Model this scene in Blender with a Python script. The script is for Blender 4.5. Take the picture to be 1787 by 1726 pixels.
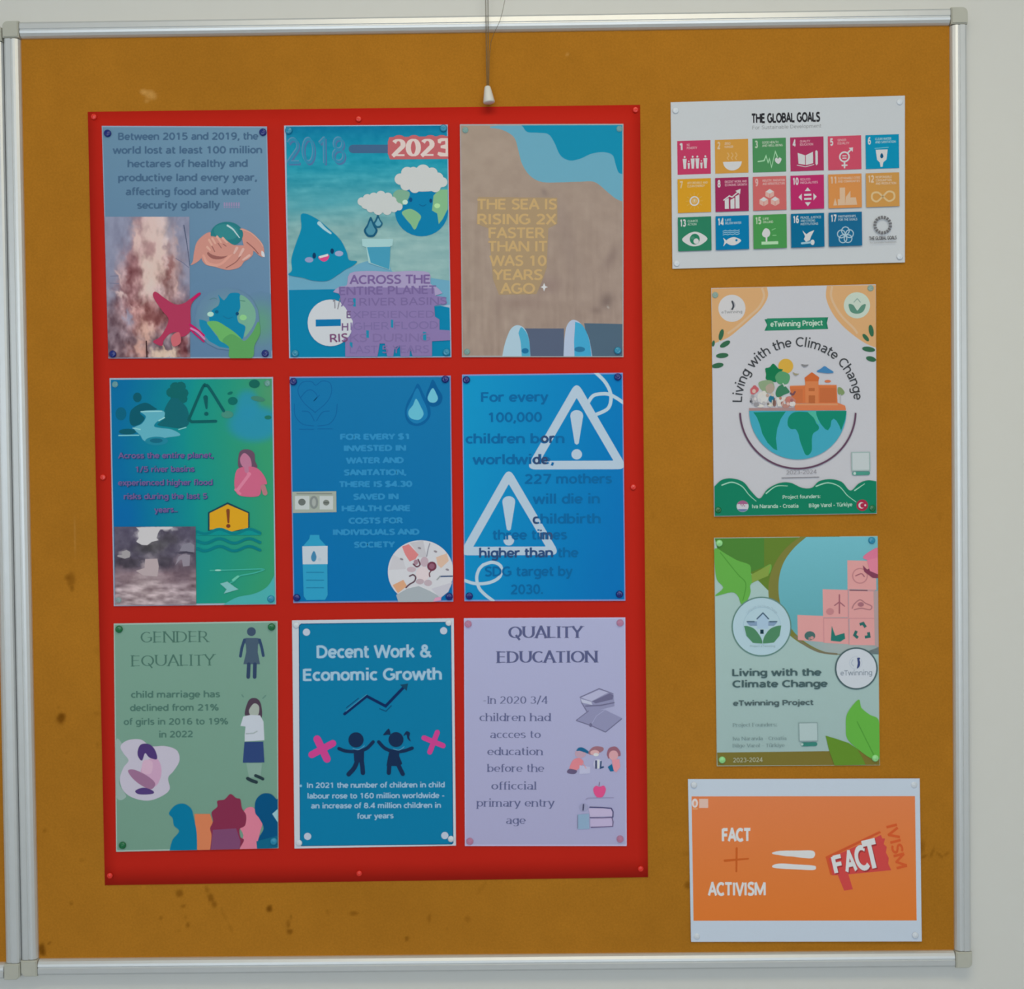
import bpy, bmesh, math, random
import numpy as np
from mathutils import Matrix, Vector
from mathutils.geometry import tessellate_polygon

random.seed(7)
SC = bpy.context.scene
for _o in list(bpy.data.objects):
    bpy.data.objects.remove(_o)

# ------------------------------------------------------------------ camera
IMG_W, IMG_H, FPX = 1787.0, 1726.0, 1916.117
ZC = 1.50                                     # height of the board's centre above the floor
FRONT = 0.018                                 # how far the board frame stands off the wall
CAM_P = Vector((0.0367, -1.3739 - FRONT, 0.0265 + ZC))
CAM_R = (Matrix.Rotation(0.0062, 3, 'Z') @ Matrix.Rotation(math.pi / 2 - 0.0174, 3, 'X')
         @ Matrix.Rotation(-0.0120, 3, 'Z'))
cd = bpy.data.cameras.new('camera')
cam = bpy.data.objects.new('camera', cd)
SC.collection.objects.link(cam)
cam.matrix_world = Matrix.Translation(CAM_P) @ CAM_R.to_4x4()
cd.sensor_fit = 'HORIZONTAL'
cd.sensor_width = 36.0
cd.lens = 36.0 * FPX / IMG_W
cd.clip_start = 0.05
cd.dof.use_dof = True                        # a phone held slightly out of focus
cd.dof.focus_distance = 1.30
cd.dof.aperture_fstop = 2.1
SC.camera = cam

# ------------------------------------------------------------------ world, lights, exposure
wd = bpy.data.worlds.new('world')
SC.world = wd
wd.use_nodes = True
wd.node_tree.nodes['Background'].inputs[0].default_value = (0.75, 0.85, 1.0, 1)
wd.node_tree.nodes['Background'].inputs[1].default_value = 1.0
SC.view_settings.view_transform = 'Standard'
SC.view_settings.look = 'None'
SC.view_settings.gamma = 1.0
SC.view_settings.use_curve_mapping = False
SC.view_settings.exposure = 0.0
ROOM = dict(x0=-2.6, x1=2.2, y0=-4.6, z1=2.75)


def area(name, loc, target, sx, sy, power, color):
    l = bpy.data.lights.new(name, 'AREA')
    l.shape = 'RECTANGLE'
    l.size, l.size_y, l.energy, l.color = sx, sy, power, color
    o = bpy.data.objects.new(name, l)
    SC.collection.objects.link(o)
    o.location = loc
    o.rotation_euler = (Vector(target) - Vector(loc)).to_track_quat('-Z', 'Y').to_euler()
    return o


# daylight through the two windows in the wall opposite the board
area('window_daylight', (-1.35, -4.52, 1.75), (-1.35, 0, 1.7), 1.30, 1.30, 26, (0.80, 0.915, 1.0))
area('window_daylight', (1.10, -4.52, 1.75), (1.10, 0, 1.7), 1.30, 1.30, 24, (0.80, 0.915, 1.0))
# the room's ceiling lamp, in front of the board
area('ceiling_lamp_light', (0.15, -1.3, 2.66), (0.15, -1.3, 0), 1.15, 0.5, 13.5, (1.0, 0.87, 0.60))

# ------------------------------------------------------------------ helpers
K_LIGHT = 0.62        # linear brightness of a perfectly white sheet on the board


def lin(c):
    c = np.asarray(c, float) / 255.0
    return np.where(c <= 0.04045, c / 12.92, ((c + 0.055) / 1.055) ** 2.4)


def alb(c):
    """surface colour of something that reads as sRGB c under the room's light"""
    r = lin(c) / K_LIGHT
    top = np.max(r, -1, keepdims=True)                # no print or paper is whiter than 0.92
    return np.clip(r * np.minimum(1.0, 0.92 / np.maximum(top, 1e-6)), 0.004, 0.93)


_R = np.array(CAM_R)
_C = np.array(CAM_P)


def world(px, py, h):
    """points (arrays) of the plane h metres in front of the wall"""
    px = np.asarray(px, float); py = np.asarray(py, float)
    d = np.stack([(px - IMG_W / 2) / FPX, (IMG_H / 2 - py) / FPX, -np.ones_like(px)], -1) @ _R.T
    t = (-np.asarray(h, float) - _C[1]) / d[..., 1]
    return _C + d * t[..., None]


def link(name, me, mat=None, parent=None):
    o = bpy.data.objects.new(name, me)
    SC.collection.objects.link(o)
    if mat is not None and me is not None and not me.materials:
        me.materials.append(mat)
    if parent is not None:
        o.parent = parent
        o.matrix_parent_inverse = Matrix.Translation(-parent.location)
    return o


def tag(o, label=None, cat=None, group=None, kind=None):
    if label: o['label'] = label
    if cat: o['category'] = cat
    if group: o['group'] = group
    if kind: o['kind'] = kind
    return o


def empty(name, loc):
    o = bpy.data.objects.new(name, None)
    SC.collection.objects.link(o)
    o.location = loc
    o.empty_display_size = 0.02
    return o


def mesh_of(name, verts, faces, smooth=False):
    me = bpy.data.meshes.new(name)
    me.from_pydata([tuple(v) for v in verts], [], [tuple(f) for f in faces])
    me.update()
    if smooth:
        me.polygons.foreach_set('use_smooth', [True] * len(me.polygons))
    return me


def box_mesh(name, a, b):
    x0, y0, z0 = a; x1, y1, z1 = b
    v = [(x0, y0, z0), (x1, y0, z0), (x1, y1, z0), (x0, y1, z0), (x0, y0, z1), (x1, y0, z1), (x1, y1, z1), (x0, y1, z1)]
    f = [(3, 2, 1, 0), (4, 5, 6, 7), (0, 1, 5, 4), (1, 2, 6, 5), (2, 3, 7, 6), (3, 0, 4, 7)]
    return mesh_of(name, v, f)


# ------------------------------------------------------------------ materials
def new_mat(name):
    m = bpy.data.materials.new(name)
    m.use_nodes = True
    nt = m.node_tree
    return m, nt, nt.nodes['Principled BSDF']


def noise(nt, scale, detail=3.0, rough=0.5, coord='Object', vec_scale=None):
    tc = nt.nodes.new('ShaderNodeTexCoord')
    n = nt.nodes.new('ShaderNodeTexNoise')
    n.inputs['Scale'].default_value = scale
    n.inputs['Detail'].default_value = detail
    n.inputs['Roughness'].default_value = rough
    src = tc.outputs[coord]
    if vec_scale:
        mp = nt.nodes.new('ShaderNodeMapping')
        mp.inputs['Scale'].default_value = vec_scale
        nt.links.new(src, mp.inputs[0]); src = mp.outputs[0]
    nt.links.new(src, n.inputs['Vector'])
    return n


def add_bump(nt, bsdf, n, strength, dist):
    b = nt.nodes.new('ShaderNodeBump')
    b.inputs['Strength'].default_value = strength
    b.inputs['Distance'].default_value = dist
    nt.links.new(n.outputs[0], b.inputs['Height'])
    nt.links.new(b.outputs[0], bsdf.inputs['Normal'])


def plain(name, rgb, rough=0.6, metal=0.0, spec=0.5, var=0.06, scale=30, bump=0.0, dist=0.001, coat=0.0, vec_scale=None):
    m, nt, b = new_mat(name)
    n = noise(nt, scale, vec_scale=vec_scale)
    mix = nt.nodes.new('ShaderNodeMixRGB')
    c = np.array(rgb)
    mix.inputs[1].default_value = tuple(np.clip(c * (1 - var), 0, 1)) + (1,)
    mix.inputs[2].default_value = tuple(np.clip(c * (1 + var), 0, 1)) + (1,)
    nt.links.new(n.outputs[0], mix.inputs[0])
    nt.links.new(mix.outputs[0], b.inputs['Base Color'])
    b.inputs['Roughness'].default_value = rough
    b.inputs['Metallic'].default_value = metal
    b.inputs['Specular IOR Level'].default_value = spec
    b.inputs['Coat Weight'].default_value = coat
    if bump:
        add_bump(nt, b, n, bump, dist)
    return m


def ink(name, rough, spec, coat=0.0, coat_rough=0.2, grain=0.03, gscale=900, bump=0.0):
    m, nt, b = new_mat(name)
    at = nt.nodes.new('ShaderNodeAttribute'); at.attribute_name = 'Col'
    n = noise(nt, gscale, 2.0)
    mr = nt.nodes.new('ShaderNodeMapRange')
    mr.inputs['To Min'].default_value = 1 - grain
    mr.inputs['To Max'].default_value = 1 + grain
    nt.links.new(n.outputs[0], mr.inputs['Value'])
    mul = nt.nodes.new('ShaderNodeVectorMath'); mul.operation = 'MULTIPLY'
    nt.links.new(at.outputs['Color'], mul.inputs[0])
    nt.links.new(mr.outputs[0], mul.inputs[1])
    nt.links.new(mul.outputs[0], b.inputs['Base Color'])
    b.inputs['Roughness'].default_value = rough
    b.inputs['Specular IOR Level'].default_value = spec
    b.inputs['Coat Weight'].default_value = coat
    b.inputs['Coat Roughness'].default_value = coat_rough
    if bump:
        add_bump(nt, b, n, bump, 0.0004)
    return m


M = {}
M['ink_lam'] = ink('laminated_print', 0.5, 0.05)
M['ink_paper'] = ink('printed_paper', 0.7, 0.05)
M['felt'] = ink('felt_cloth', 0.95, 0.0, grain=0.16, gscale=420, bump=0.35)
M['wall'] = plain('painted_wall', (0.785, 0.78, 0.755), 0.85, spec=0.2, var=0.012, scale=14, bump=0.12, dist=0.0012)
M['alu'] = plain('brushed_aluminium', (0.74, 0.76, 0.78), 0.42, metal=0.5, var=0.03, scale=60)
M['cap'] = plain('grey_plastic', (0.55, 0.55, 0.49), 0.55, var=0.05, scale=120)
M['gap'] = plain('dark_board_edge', (0.03, 0.035, 0.04), 0.8)
M['red'] = plain('red_card', alb((168, 32, 22)), 0.6, spec=0.06, var=0.03, scale=9)
M['cord'] = plain('grey_cord', (0.17, 0.14, 0.09), 0.6)
M['cord'].node_tree.nodes['Principled BSDF'].inputs['Alpha'].default_value = 0.42
M['white_plastic'] = plain('white_plastic', (0.80, 0.78, 0.74), 0.4, var=0.02)
M['floor'] = plain('floor_tiles', (0.36, 0.38, 0.40), 0.4, var=0.1, scale=3)
M['ceiling'] = plain('ceiling_paint', (0.82, 0.80, 0.74), 0.9, var=0.01, scale=5)
M['glass'] = plain('window_glass', (0.9, 0.95, 1.0), 0.02, var=0.0)
M['glass'].node_tree.nodes['Principled BSDF'].inputs['Transmission Weight'].default_value = 1.0

# ------------------------------------------------------------------ the room
R = ROOM
tag(link('wall_back', box_mesh('wall', (R['x0'], 0, 0), (R['x1'], 0.12, R['z1'])), M['wall']), kind='structure')
tag(link('wall_left', box_mesh('wall', (R['x0'] - 0.12, R['y0'], 0), (R['x0'], 0.12, R['z1'])), M['wall']), kind='structure')
tag(link('wall_right', box_mesh('wall', (R['x1'], R['y0'], 0), (R['x1'] + 0.12, 0.12, R['z1'])), M['wall']), kind='structure')
tag(link('floor', box_mesh('floor', (R['x0'] - 0.12, R['y0'] - 0.12, -0.1), (R['x1'] + 0.12, 0.12, 0)), M['floor']), kind='structure')
tag(link('ceiling', box_mesh('ceiling', (R['x0'] - 0.12, R['y0'] - 0.12, R['z1']), (R['x1'] + 0.12, 0.12, R['z1'] + 0.1)), M['ceiling']), kind='structure')
WIN = [(-1.35, 0.72), (1.10, 0.72)]
WZ0, WZ1 = 1.03, 2.47


def front_wall():
    vs, fs = [], []

    def bx(x0, x1, z0, z1):
        i = len(vs)
        y0, y1 = R['y0'] - 0.12, R['y0']
        vs.extend([(x0, y0, z0), (x1, y0, z0), (x1, y1, z0), (x0, y1, z0), (x0, y0, z1), (x1, y0, z1), (x1, y1, z1), (x0, y1, z1)])
        fs.extend([tuple(i + k for k in f) for f in [(3, 2, 1, 0), (4, 5, 6, 7), (0, 1, 5, 4), (1, 2, 6, 5), (2, 3, 7, 6), (3, 0, 4, 7)]])
    bx(R['x0'], R['x1'], 0, WZ0)
    bx(R['x0'], R['x1'], WZ1, R['z1'])
    xs = [R['x0']] + [v for c, w in WIN for v in (c - w, c + w)] + [R['x1']]
    for k in range(0, len(xs), 2):
        bx(xs[k], xs[k + 1], WZ0, WZ1)
    return mesh_of('wall', vs, fs)


tag(link('wall_front', front_wall(), M['wall']), kind='structure')
for k, (c, w) in enumerate(WIN):
    wn = tag(link('window_%d' % (k + 1), None), kind='structure')
    wn.location = (c, R['y0'], WZ0)
    bpy.context.view_layer.update()
    for a, b in (((-w, -0.09, 0), (-w + 0.05, -0.03, WZ1 - WZ0)), ((w - 0.05, -0.09, 0), (w, -0.03, WZ1 - WZ0)),
                 ((-w, -0.09, 0), (w, -0.03, 0.05)), ((-w, -0.09, WZ1 - WZ0 - 0.05), (w, -0.03, WZ1 - WZ0)), ((-0.025, -0.09, 0), (0.025, -0.03, WZ1 - WZ0))):
        f = link('window_frame', box_mesh('window_frame', a, b), M['white_plastic'])
        f.parent = wn
    g = link('pane', box_mesh('pane', (-w + 0.05, -0.065, 0.05), (w - 0.05, -0.060, WZ1 - WZ0 - 0.05)), M['glass'])
    g.parent = wn
# ------------------------------------------------------------------ flat print: shapes with a colour of their own, one thin layer over the next
def fbm(x, y, seed=0, octv=4):
    rs = np.random.RandomState(seed)
    out = np.zeros_like(x, dtype=float); amp = 1.0; tot = 0
    for o in range(octv):
        g = rs.rand(64, 64)
        xi = np.floor(x).astype(int); yi = np.floor(y).astype(int)
        fx = x - xi; fy = y - yi
        fx = fx * fx * (3 - 2 * fx); fy = fy * fy * (3 - 2 * fy)
        a = g[xi % 64, yi % 64]; b = g[(xi + 1) % 64, yi % 64]; c = g[xi % 64, (yi + 1) % 64]; d = g[(xi + 1) % 64, (yi + 1) % 64]
        out += amp * (a * (1 - fx) * (1 - fy) + b * fx * (1 - fy) + c * (1 - fx) * fy + d * fx * fy)
        tot += amp; amp *= 0.5; x = x * 2 + 3.1; y = y * 2 + 7.7
    return out / tot


def catmull(pts, closed=True, n=6):
    P = [np.array(p, float) for p in pts]
    m = len(P); out = []
    rng = range(m) if closed else range(m - 1)
    for i in rng:
        if closed:
            p0, p1, p2, p3 = P[(i - 1) % m], P[i], P[(i + 1) % m], P[(i + 2) % m]
        else:
            p0, p1, p2, p3 = P[max(i - 1, 0)], P[i], P[i + 1], P[min(i + 2, m - 1)]
        for k in range(n):
            t = k / n
            out.append(0.5 * ((2 * p1) + (-p0 + p2) * t + (2 * p0 - 5 * p1 + 4 * p2 - p3) * t * t + (-p0 + 3 * p1 - 3 * p2 + p3) * t ** 3))
    if not closed: out.append(P[-1])
    return [tuple(q) for q in out]


# ------------------------------------------------------------------ lettering drawn stroke by stroke (capital = 700 high)
def _arc(t):
    cx, cy, rx, ry, a0, a1 = t
    n = max(4, int(abs(a1 - a0) / 17))
    return [(cx + rx * math.cos(math.radians(a0 + (a1 - a0) * k / n)), cy + ry * math.sin(math.radians(a0 + (a1 - a0) * k / n))) for k in range(n + 1)]


def _p(*it):
    out = []
    for t in it: out += _arc(t) if len(t) == 6 else [t]
    return ('p', out)


def _s(*pts): return ('p', catmull(pts, False, 4))
def _o(cx, cy, rx, ry): return ('o', _arc((cx, cy, rx, ry, 0, 342)))


def _glyphs():
    st = lambda x, a=0, b=700: _p((x, a), (x, b))
    S_ = (_s((470, 600), (380, 655), (240, 660), (120, 600), (100, 500), (170, 410), (290, 360), (420, 290), (455, 180), (380, 75), (260, 38), (140, 55), (60, 110)),)
    U = {
        'A': (620, _p((30, 0), (310, 690), (590, 0)), _p((130, 235), (490, 235))),
        'B': (590, st(85), _p((85, 655), (290, 655), (300, 515, 155, 140, 90, -90), (85, 375)), _p((85, 374), (310, 374), (320, 210, 170, 165, 90, -90), (85, 45))),
        'C': (610, _p((350, 350, 290, 310, 48, 312))), 'D': (670, st(85), _p((85, 655), (260, 655), (270, 350, 310, 305, 90, -90), (85, 45))),
        'E': (530, st(85), _p((85, 655), (475, 655)), _p((85, 370), (440, 370)), _p((85, 45), (480, 45))), 'F': (510, st(85), _p((85, 655), (475, 655)), _p((85, 350), (430, 350))),
        'G': (680, _p((350, 350, 290, 310, 50, 325), (600, 150), (600, 330)), _p((400, 335), (640, 335))), 'H': (690, st(85), st(605), _p((85, 370), (605, 370))), 'I': (250, st(125)),
        'J': (330, _s((200, 700), (200, 300), (190, 60), (120, -50), (20, -60))), 'K': (600, st(85), _p((550, 700), (95, 290)), _p((235, 420), (580, 0))), 'L': (490, st(85), _p((85, 45), (470, 45))),
        'M': (860, st(85), _p((90, 690), (430, 80), (770, 690)), st(775)), 'N': (710, st(85), _p((95, 690), (615, 10)), st(625)), 'O': (730, _o(365, 350, 305, 310)),
        'P': (570, st(85), _p((85, 655), (300, 655), (310, 480, 175, 175, 90, -90), (85, 305))), 'Q': (730, _o(365, 350, 305, 310), _p((400, 190), (610, -110))),
        'R': (590, st(85), _p((85, 655), (290, 655), (300, 488, 165, 167, 90, -90), (85, 321)), _p((290, 330), (560, 0))), 'S': (530,) + S_,
        'T': (560, _p((20, 655), (540, 655)), _p((280, 655), (280, 0))), 'U': (690, _p((85, 700), (345, 290, 260, 250, 180, 360), (605, 700))), 'V': (600, _p((30, 700), (300, 15), (570, 700))),
        'W': (920, _p((30, 700), (235, 20), (460, 670), (685, 20), (890, 700))), 'X': (590, _p((40, 700), (550, 0)), _p((550, 700), (40, 0))), 'Y': (560, _p((20, 700), (280, 330), (540, 700)), _p((280, 340), (280, 0))),
        'Z': (560, _p((50, 655), (500, 655), (55, 45), (515, 45))),
        'a': (490, _s((75, 430), (150, 465), (240, 478), (340, 450), (395, 350), (397, 200), (397, 0)), _s((395, 285), (260, 275), (120, 240), (72, 145), (110, 62), (200, 40), (310, 75), (395, 160))),
        'b': (530, _p((75, 740), (75, 0)), _o(270, 260, 190, 217)), 'c': (440, _p((265, 260, 195, 217, 50, 310))), 'd': (530, _o(258, 260, 190, 217), _p((455, 740), (455, 0))),
        'e': (500, _p((252, 260, 195, 217, 0, 318)), _p((62, 255), (462, 255))), 'f': (310, _s((320, 700), (240, 708), (165, 670), (140, 590), (140, 300), (140, 0)), _p((30, 475), (290, 475))),
        'g': (530, _o(258, 260, 190, 217), _s((455, 520), (455, 260), (452, 0), (425, -115), (340, -170), (220, -172), (90, -135))), 'h': (530, _p((75, 740), (75, 0)), _s((75, 320), (140, 440), (260, 478), (390, 440), (445, 320), (447, 150), (447, 0))),
        'i': (220, _p((110, 520), (110, 0)), _p((110, 640), (110, 755))), 'j': (220, _s((120, 520), (120, 200), (118, -60), (90, -150), (-10, -170)), _p((120, 640), (120, 755))),
        'k': (480, _p((75, 740), (75, 0)), _p((420, 520), (85, 215)), _p((200, 325), (440, 0))), 'l': (220, _p((110, 740), (110, 0))),
        'm': (820, _p((75, 520), (75, 0)), _s((75, 320), (130, 440), (225, 478), (345, 440), (388, 320), (390, 150), (390, 0)), _s((390, 320), (445, 440), (540, 478), (660, 440), (703, 320), (705, 150), (705, 0))),
        'n': (530, _p((75, 520), (75, 0)), _s((75, 320), (140, 440), (260, 478), (390, 440), (445, 320), (447, 150), (447, 0))), 'o': (520, _o(260, 260, 197, 217)), 'p': (530, _p((75, 520), (75, -200)), _o(270, 260, 190, 217)),
        'q': (530, _o(258, 260, 190, 217), _p((455, 520), (455, -200))), 'r': (360, _p((75, 520), (75, 0)), _s((75, 290), (120, 410), (220, 470), (345, 470))),
        's': (430, _s((365, 440), (290, 475), (190, 478), (95, 440), (82, 365), (140, 300), (240, 262), (340, 212), (358, 130), (290, 58), (190, 40), (60, 78))), 't': (340, _s((140, 660), (140, 400), (142, 150), (180, 60), (320, 45)), _p((30, 475), (310, 475))),
        'u': (530, _s((75, 520), (75, 350), (80, 180), (130, 70), (250, 40), (380, 80), (448, 190)), _p((450, 520), (450, 0))), 'v': (470, _p((40, 520), (235, 15), (430, 520))), 'w': (740, _p((40, 520), (195, 20), (370, 490), (545, 20), (700, 520))),
        'x': (470, _p((40, 520), (430, 0)), _p((430, 520), (40, 0))), 'y': (470, _p((40, 520), (235, 30)), _p((430, 520), (225, -20), (150, -160), (40, -165))), 'z': (430, _p((50, 475), (375, 475), (55, 45), (390, 45))),
        '0': (570, _o(285, 350, 205, 310)), '1': (570, _p((320, 0), (320, 695)), _p((325, 670), (130, 540))), '2': (570, _p((270, 480, 190, 178, 155, -30), (75, 48), (515, 45))), '3': (570, _p((255, 512, 185, 145, 150, -90)), _p((255, 202, 215, 162, 90, -150))),
        '4': (570, _p((400, 0), (400, 680), (50, 185), (545, 185))), '5': (570, _p((470, 655), (140, 655), (122, 375), (262, 222, 218, 180, 122, -145))), '6': (570, _o(290, 218, 198, 178), _s((450, 650), (310, 655), (165, 560), (98, 400), (92, 220))),
        '7': (570, _p((60, 655), (505, 655), (210, 0))), '8': (570, _o(285, 512, 165, 145), _o(285, 202, 205, 162)), '9': (570, _o(280, 482, 198, 178), _s((120, 50), (260, 45), (405, 140), (472, 300), (478, 480))),
        '.': (220, _p((110, 0), (110, 115))), ',': (220, _p((125, 115), (110, 0), (60, -120))), '-': (350, _p((50, 270), (300, 270))), '/': (380, _p((30, -60), (340, 740))), ':': (220, _p((110, 0), (110, 115)), _p((110, 380), (110, 495))),
        '$': (570,) + S_ + (_p((285, -80), (285, 780)),), '%': (800, _o(180, 520, 110, 140), _o(620, 180, 110, 140), _p((610, 700), (190, 0))),
        '&': (650, _o(285, 545, 115, 115), _p((640, 0), (225, 455)), _s((220, 400), (120, 310), (85, 190), (150, 75), (270, 40), (400, 70), (490, 180), (545, 340))), ' ': (270,), '!': (220, _p((110, 740), (110, 230)), _p((110, 0), (110, 115))),
    }
    U['ü'] = (530,) + U['u'][1:] + (_p((170, 640), (170, 745)), _p((340, 640), (340, 745)))
    return U


_GL = None
_text_cache = {}


def flat_text(s, bold=0.0, serif=False):
    """returns points, faces and the tiny height step of each point (crossing strokes must not share a plane)"""
    global _GL
    if _GL is None: _GL = _glyphs()
    key = (s, bold, serif)
    if key in _text_cache: return _text_cache[key]
    w = (78 + 2150 * bold) if not serif else (96 + 1500 * bold)
    thin = w if not serif else 34 + 500 * bold
    V, F, H = [], [], []
    x = 0
    for ch in s:
        g = _GL[ch]
        runs = []
        for kind, pts in g[1:]:                     # sharp corners start a new run
            if kind == 'o':
                runs.append(('o', pts, (), 0)); continue
            cur = [pts[0]]; ends = []; q0 = pts
            for i in range(1, len(pts) - 1):
                cur.append(pts[i])
                u = np.array(pts[i], float) - pts[i - 1]; v_ = np.array(pts[i + 1], float) - pts[i]
                if (u @ v_) / (np.linalg.norm(u) * np.linalg.norm(v_) + 1e-9) < 0.55:
                    runs.append(('p', cur, (len(ends) > 0, True), 0)); ends.append(1); cur = [pts[i]]
            cur.append(pts[-1]); runs.append(('p', cur, (len(ends) > 0, False), 0))
        for k, (kind, pts, ext, _z) in enumerate(runs):
            P_ = np.array(pts, float); P_[:, 0] += x
            if kind == 'p':
                if ext[0]: P_[0] += (P_[0] - P_[1]) / np.linalg.norm(P_[0] - P_[1]) * w * .28
                if ext[1]: P_[-1] += (P_[-1] - P_[-2]) / np.linalg.norm(P_[-1] - P_[-2]) * w * .28
            m = len(P_); cl = kind == 'o'
            L, R_ = [], []
            for i in range(m):
                a = P_[(i - 1) % m] if (cl or i > 0) else P_[i]; b = P_[(i + 1) % m] if (cl or i < m - 1) else P_[i]
                d1, d2 = P_[i] - a, b - P_[i]
                n1, n2 = np.linalg.norm(d1), np.linalg.norm(d2)
                d1 = d1 / n1 if n1 > 1e-6 else d2 / n2
                d2 = d2 / n2 if n2 > 1e-6 else d1
                t = d1 + d2; t = t / max(np.linalg.norm(t), 1e-6)
                ww = (thin + (w - thin) * abs(t[1]) ** 1.3) / 2
                if not serif: ww *= 0.93 + 0.07 * abs(t[1])
                kk = min(1 / max(abs(float(t @ d1)), .5), 1.6)
                nn = np.array([-t[1], t[0]]) * ww * kk
                L.append(P_[i] + nn); R_.append(P_[i] - nn)
            b0 = len(V)
            V += L + R_; H += [k] * (2 * m)
            F += [(b0 + i, b0 + (i + 1) % m, b0 + m + (i + 1) % m, b0 + m + i) for i in range(m if cl else m - 1)]
            if serif and not cl:
                for e, o in ((0, 1), (m - 1, m - 2)):
                    if ext[0 if e == 0 else 1]: continue
                    d = P_[e] - P_[o]; d = d / np.linalg.norm(d)
                    if abs(d[1]) > .75 and min(abs(P_[e][1] - q) for q in (0, 700, 740, 520, -200)) < 12:
                        up = d[1] > 0; y0 = P_[e][1]; hl = w / 2 + 52
                        xa, xb = P_[e][0] - hl, P_[e][0] + (w / 2 if (up and y0 in (520, 740)) else hl)
                        b0 = len(V); y1 = y0 - (34 if up else -34)
                        V += [np.array(q, float) for q in ((xa, y0), (xb, y0), (xb, y1), (xa, y1))]; H += [k + .5] * 4
                        F.append((b0, b0 + 1, b0 + 2, b0 + 3))
        x += g[0] + 18
    r = (np.array(V) / 700.0, F, np.array(H) * 0.0000025)
    _text_cache[key] = r
    return r


CAP = 1.0


class Poster:
    def __init__(s, name, label, crop, quad, h, mat, cat='poster', sheet_rgb=(200, 205, 215), lift=(0, 0, 0, 0), thick=0.0003, gain=1.0):
        s.gain = gain
        # crop = (x0, y0, scale) of the frame the artwork is measured in; quad = sheet corners TL TR BR BL; lift = how far each corner stands off
        s.crop, s.h, s.mat, s.layer = crop, h + thick, mat, 0
        q = np.array(quad, float)
        s.quad = q
        px = s.to_px(q)
        A = np.c_[px, np.ones(4)]
        s.plane = np.linalg.lstsq(A, np.array(lift, float), rcond=None)[0]
        c = world(px[:, 0].mean(), px[:, 1].max(), h)
        s.root = empty(name, c)
        tag(s.root, label, cat)
        front = world(px[:, 0], px[:, 1], h + thick + s.dz(px))
        back = front + np.array([0, thick, 0])
        v = np.r_[front, back]
        f = [(0, 3, 2, 1), (4, 5, 6, 7), (0, 1, 5, 4), (1, 2, 6, 5), (2, 3, 7, 6), (3, 0, 4, 7)]
        me = mesh_of('sheet', v, f)
        ca = me.color_attributes.new('Col', 'FLOAT_COLOR', 'POINT')
        ca.data.foreach_set('color', np.tile(np.r_[alb(sheet_rgb) * gain, 1.0], 8))
        link('sheet', me, mat, s.root)

    def dz(s, px):
        return px[:, 0] * s.plane[0] + px[:, 1] * s.plane[1] + s.plane[2]

    def to_px(s, p, crop=None):
        c = crop or s.crop
        p = np.asarray(p, float)
        return np.c_[c[0] + p[:, 0] / c[2], c[1] + p[:, 1] / c[2]]

    def clip(s, px, faces, col):
        """print stops at the edge of its sheet"""
        q = s.to_px(s.quad)
        E = [(q[i], np.array([-(q[(i + 1) % 4] - q[i])[1], (q[(i + 1) % 4] - q[i])[0]])) for i in range(4)]
        D = np.stack([(px - a) @ n / np.linalg.norm(n) - 0.05 for a, n in E], 1)
        bad = (D < 0).any(1)
        if not bad.any(): return px, faces, col
        P_ = list(px); Cc = list(col); out = []
        for f in faces:
            if not any(bad[i] for i in f):
                out.append(f); continue
            poly = [(px[i], col[i]) for i in f]
            for a, n in E:
                n = n / np.linalg.norm(n); new = []
                for k in range(len(poly)):
                    (p, c), (r, e) = poly[k], poly[(k + 1) % len(poly)]
                    dp = (p - a) @ n - 0.05; dr = (r - a) @ n - 0.05
                    if dp >= 0: new.append((p, c))
                    if (dp >= 0) != (dr >= 0):
                        t = dp / (dp - dr); new.append((p + (r - p) * t, c + (e - c) * t))
                poly = new
                if len(poly) < 3: break
            if len(poly) >= 3:
                i0 = len(P_)
                for p, c in poly: P_.append(p); Cc.append(c)
                out.append(tuple(range(i0, i0 + len(poly))))
        used = sorted({i for f in out for i in f}); mp = {o: k for k, o in enumerate(used)}
        if not used: return px, [], col
        return np.array([P_[i] for i in used]), [tuple(mp[i] for i in f) for f in out], np.array([Cc[i] for i in used])

    def part(s, name, crop=None, label=None, parent=None):
        A = Art(s, name, crop, label); A.parent = parent
        return A

    def bil(s, u, v, inset=0.0):
        u = inset + np.asarray(u, float) * (1 - 2 * inset); v = inset + np.asarray(v, float) * (1 - 2 * inset)
        q = s.quad
        return (q[0] * ((1 - u) * (1 - v))[..., None] + q[1] * (u * (1 - v))[..., None] + q[2] * (u * v)[..., None] + q[3] * ((1 - u) * v)[..., None])


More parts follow.
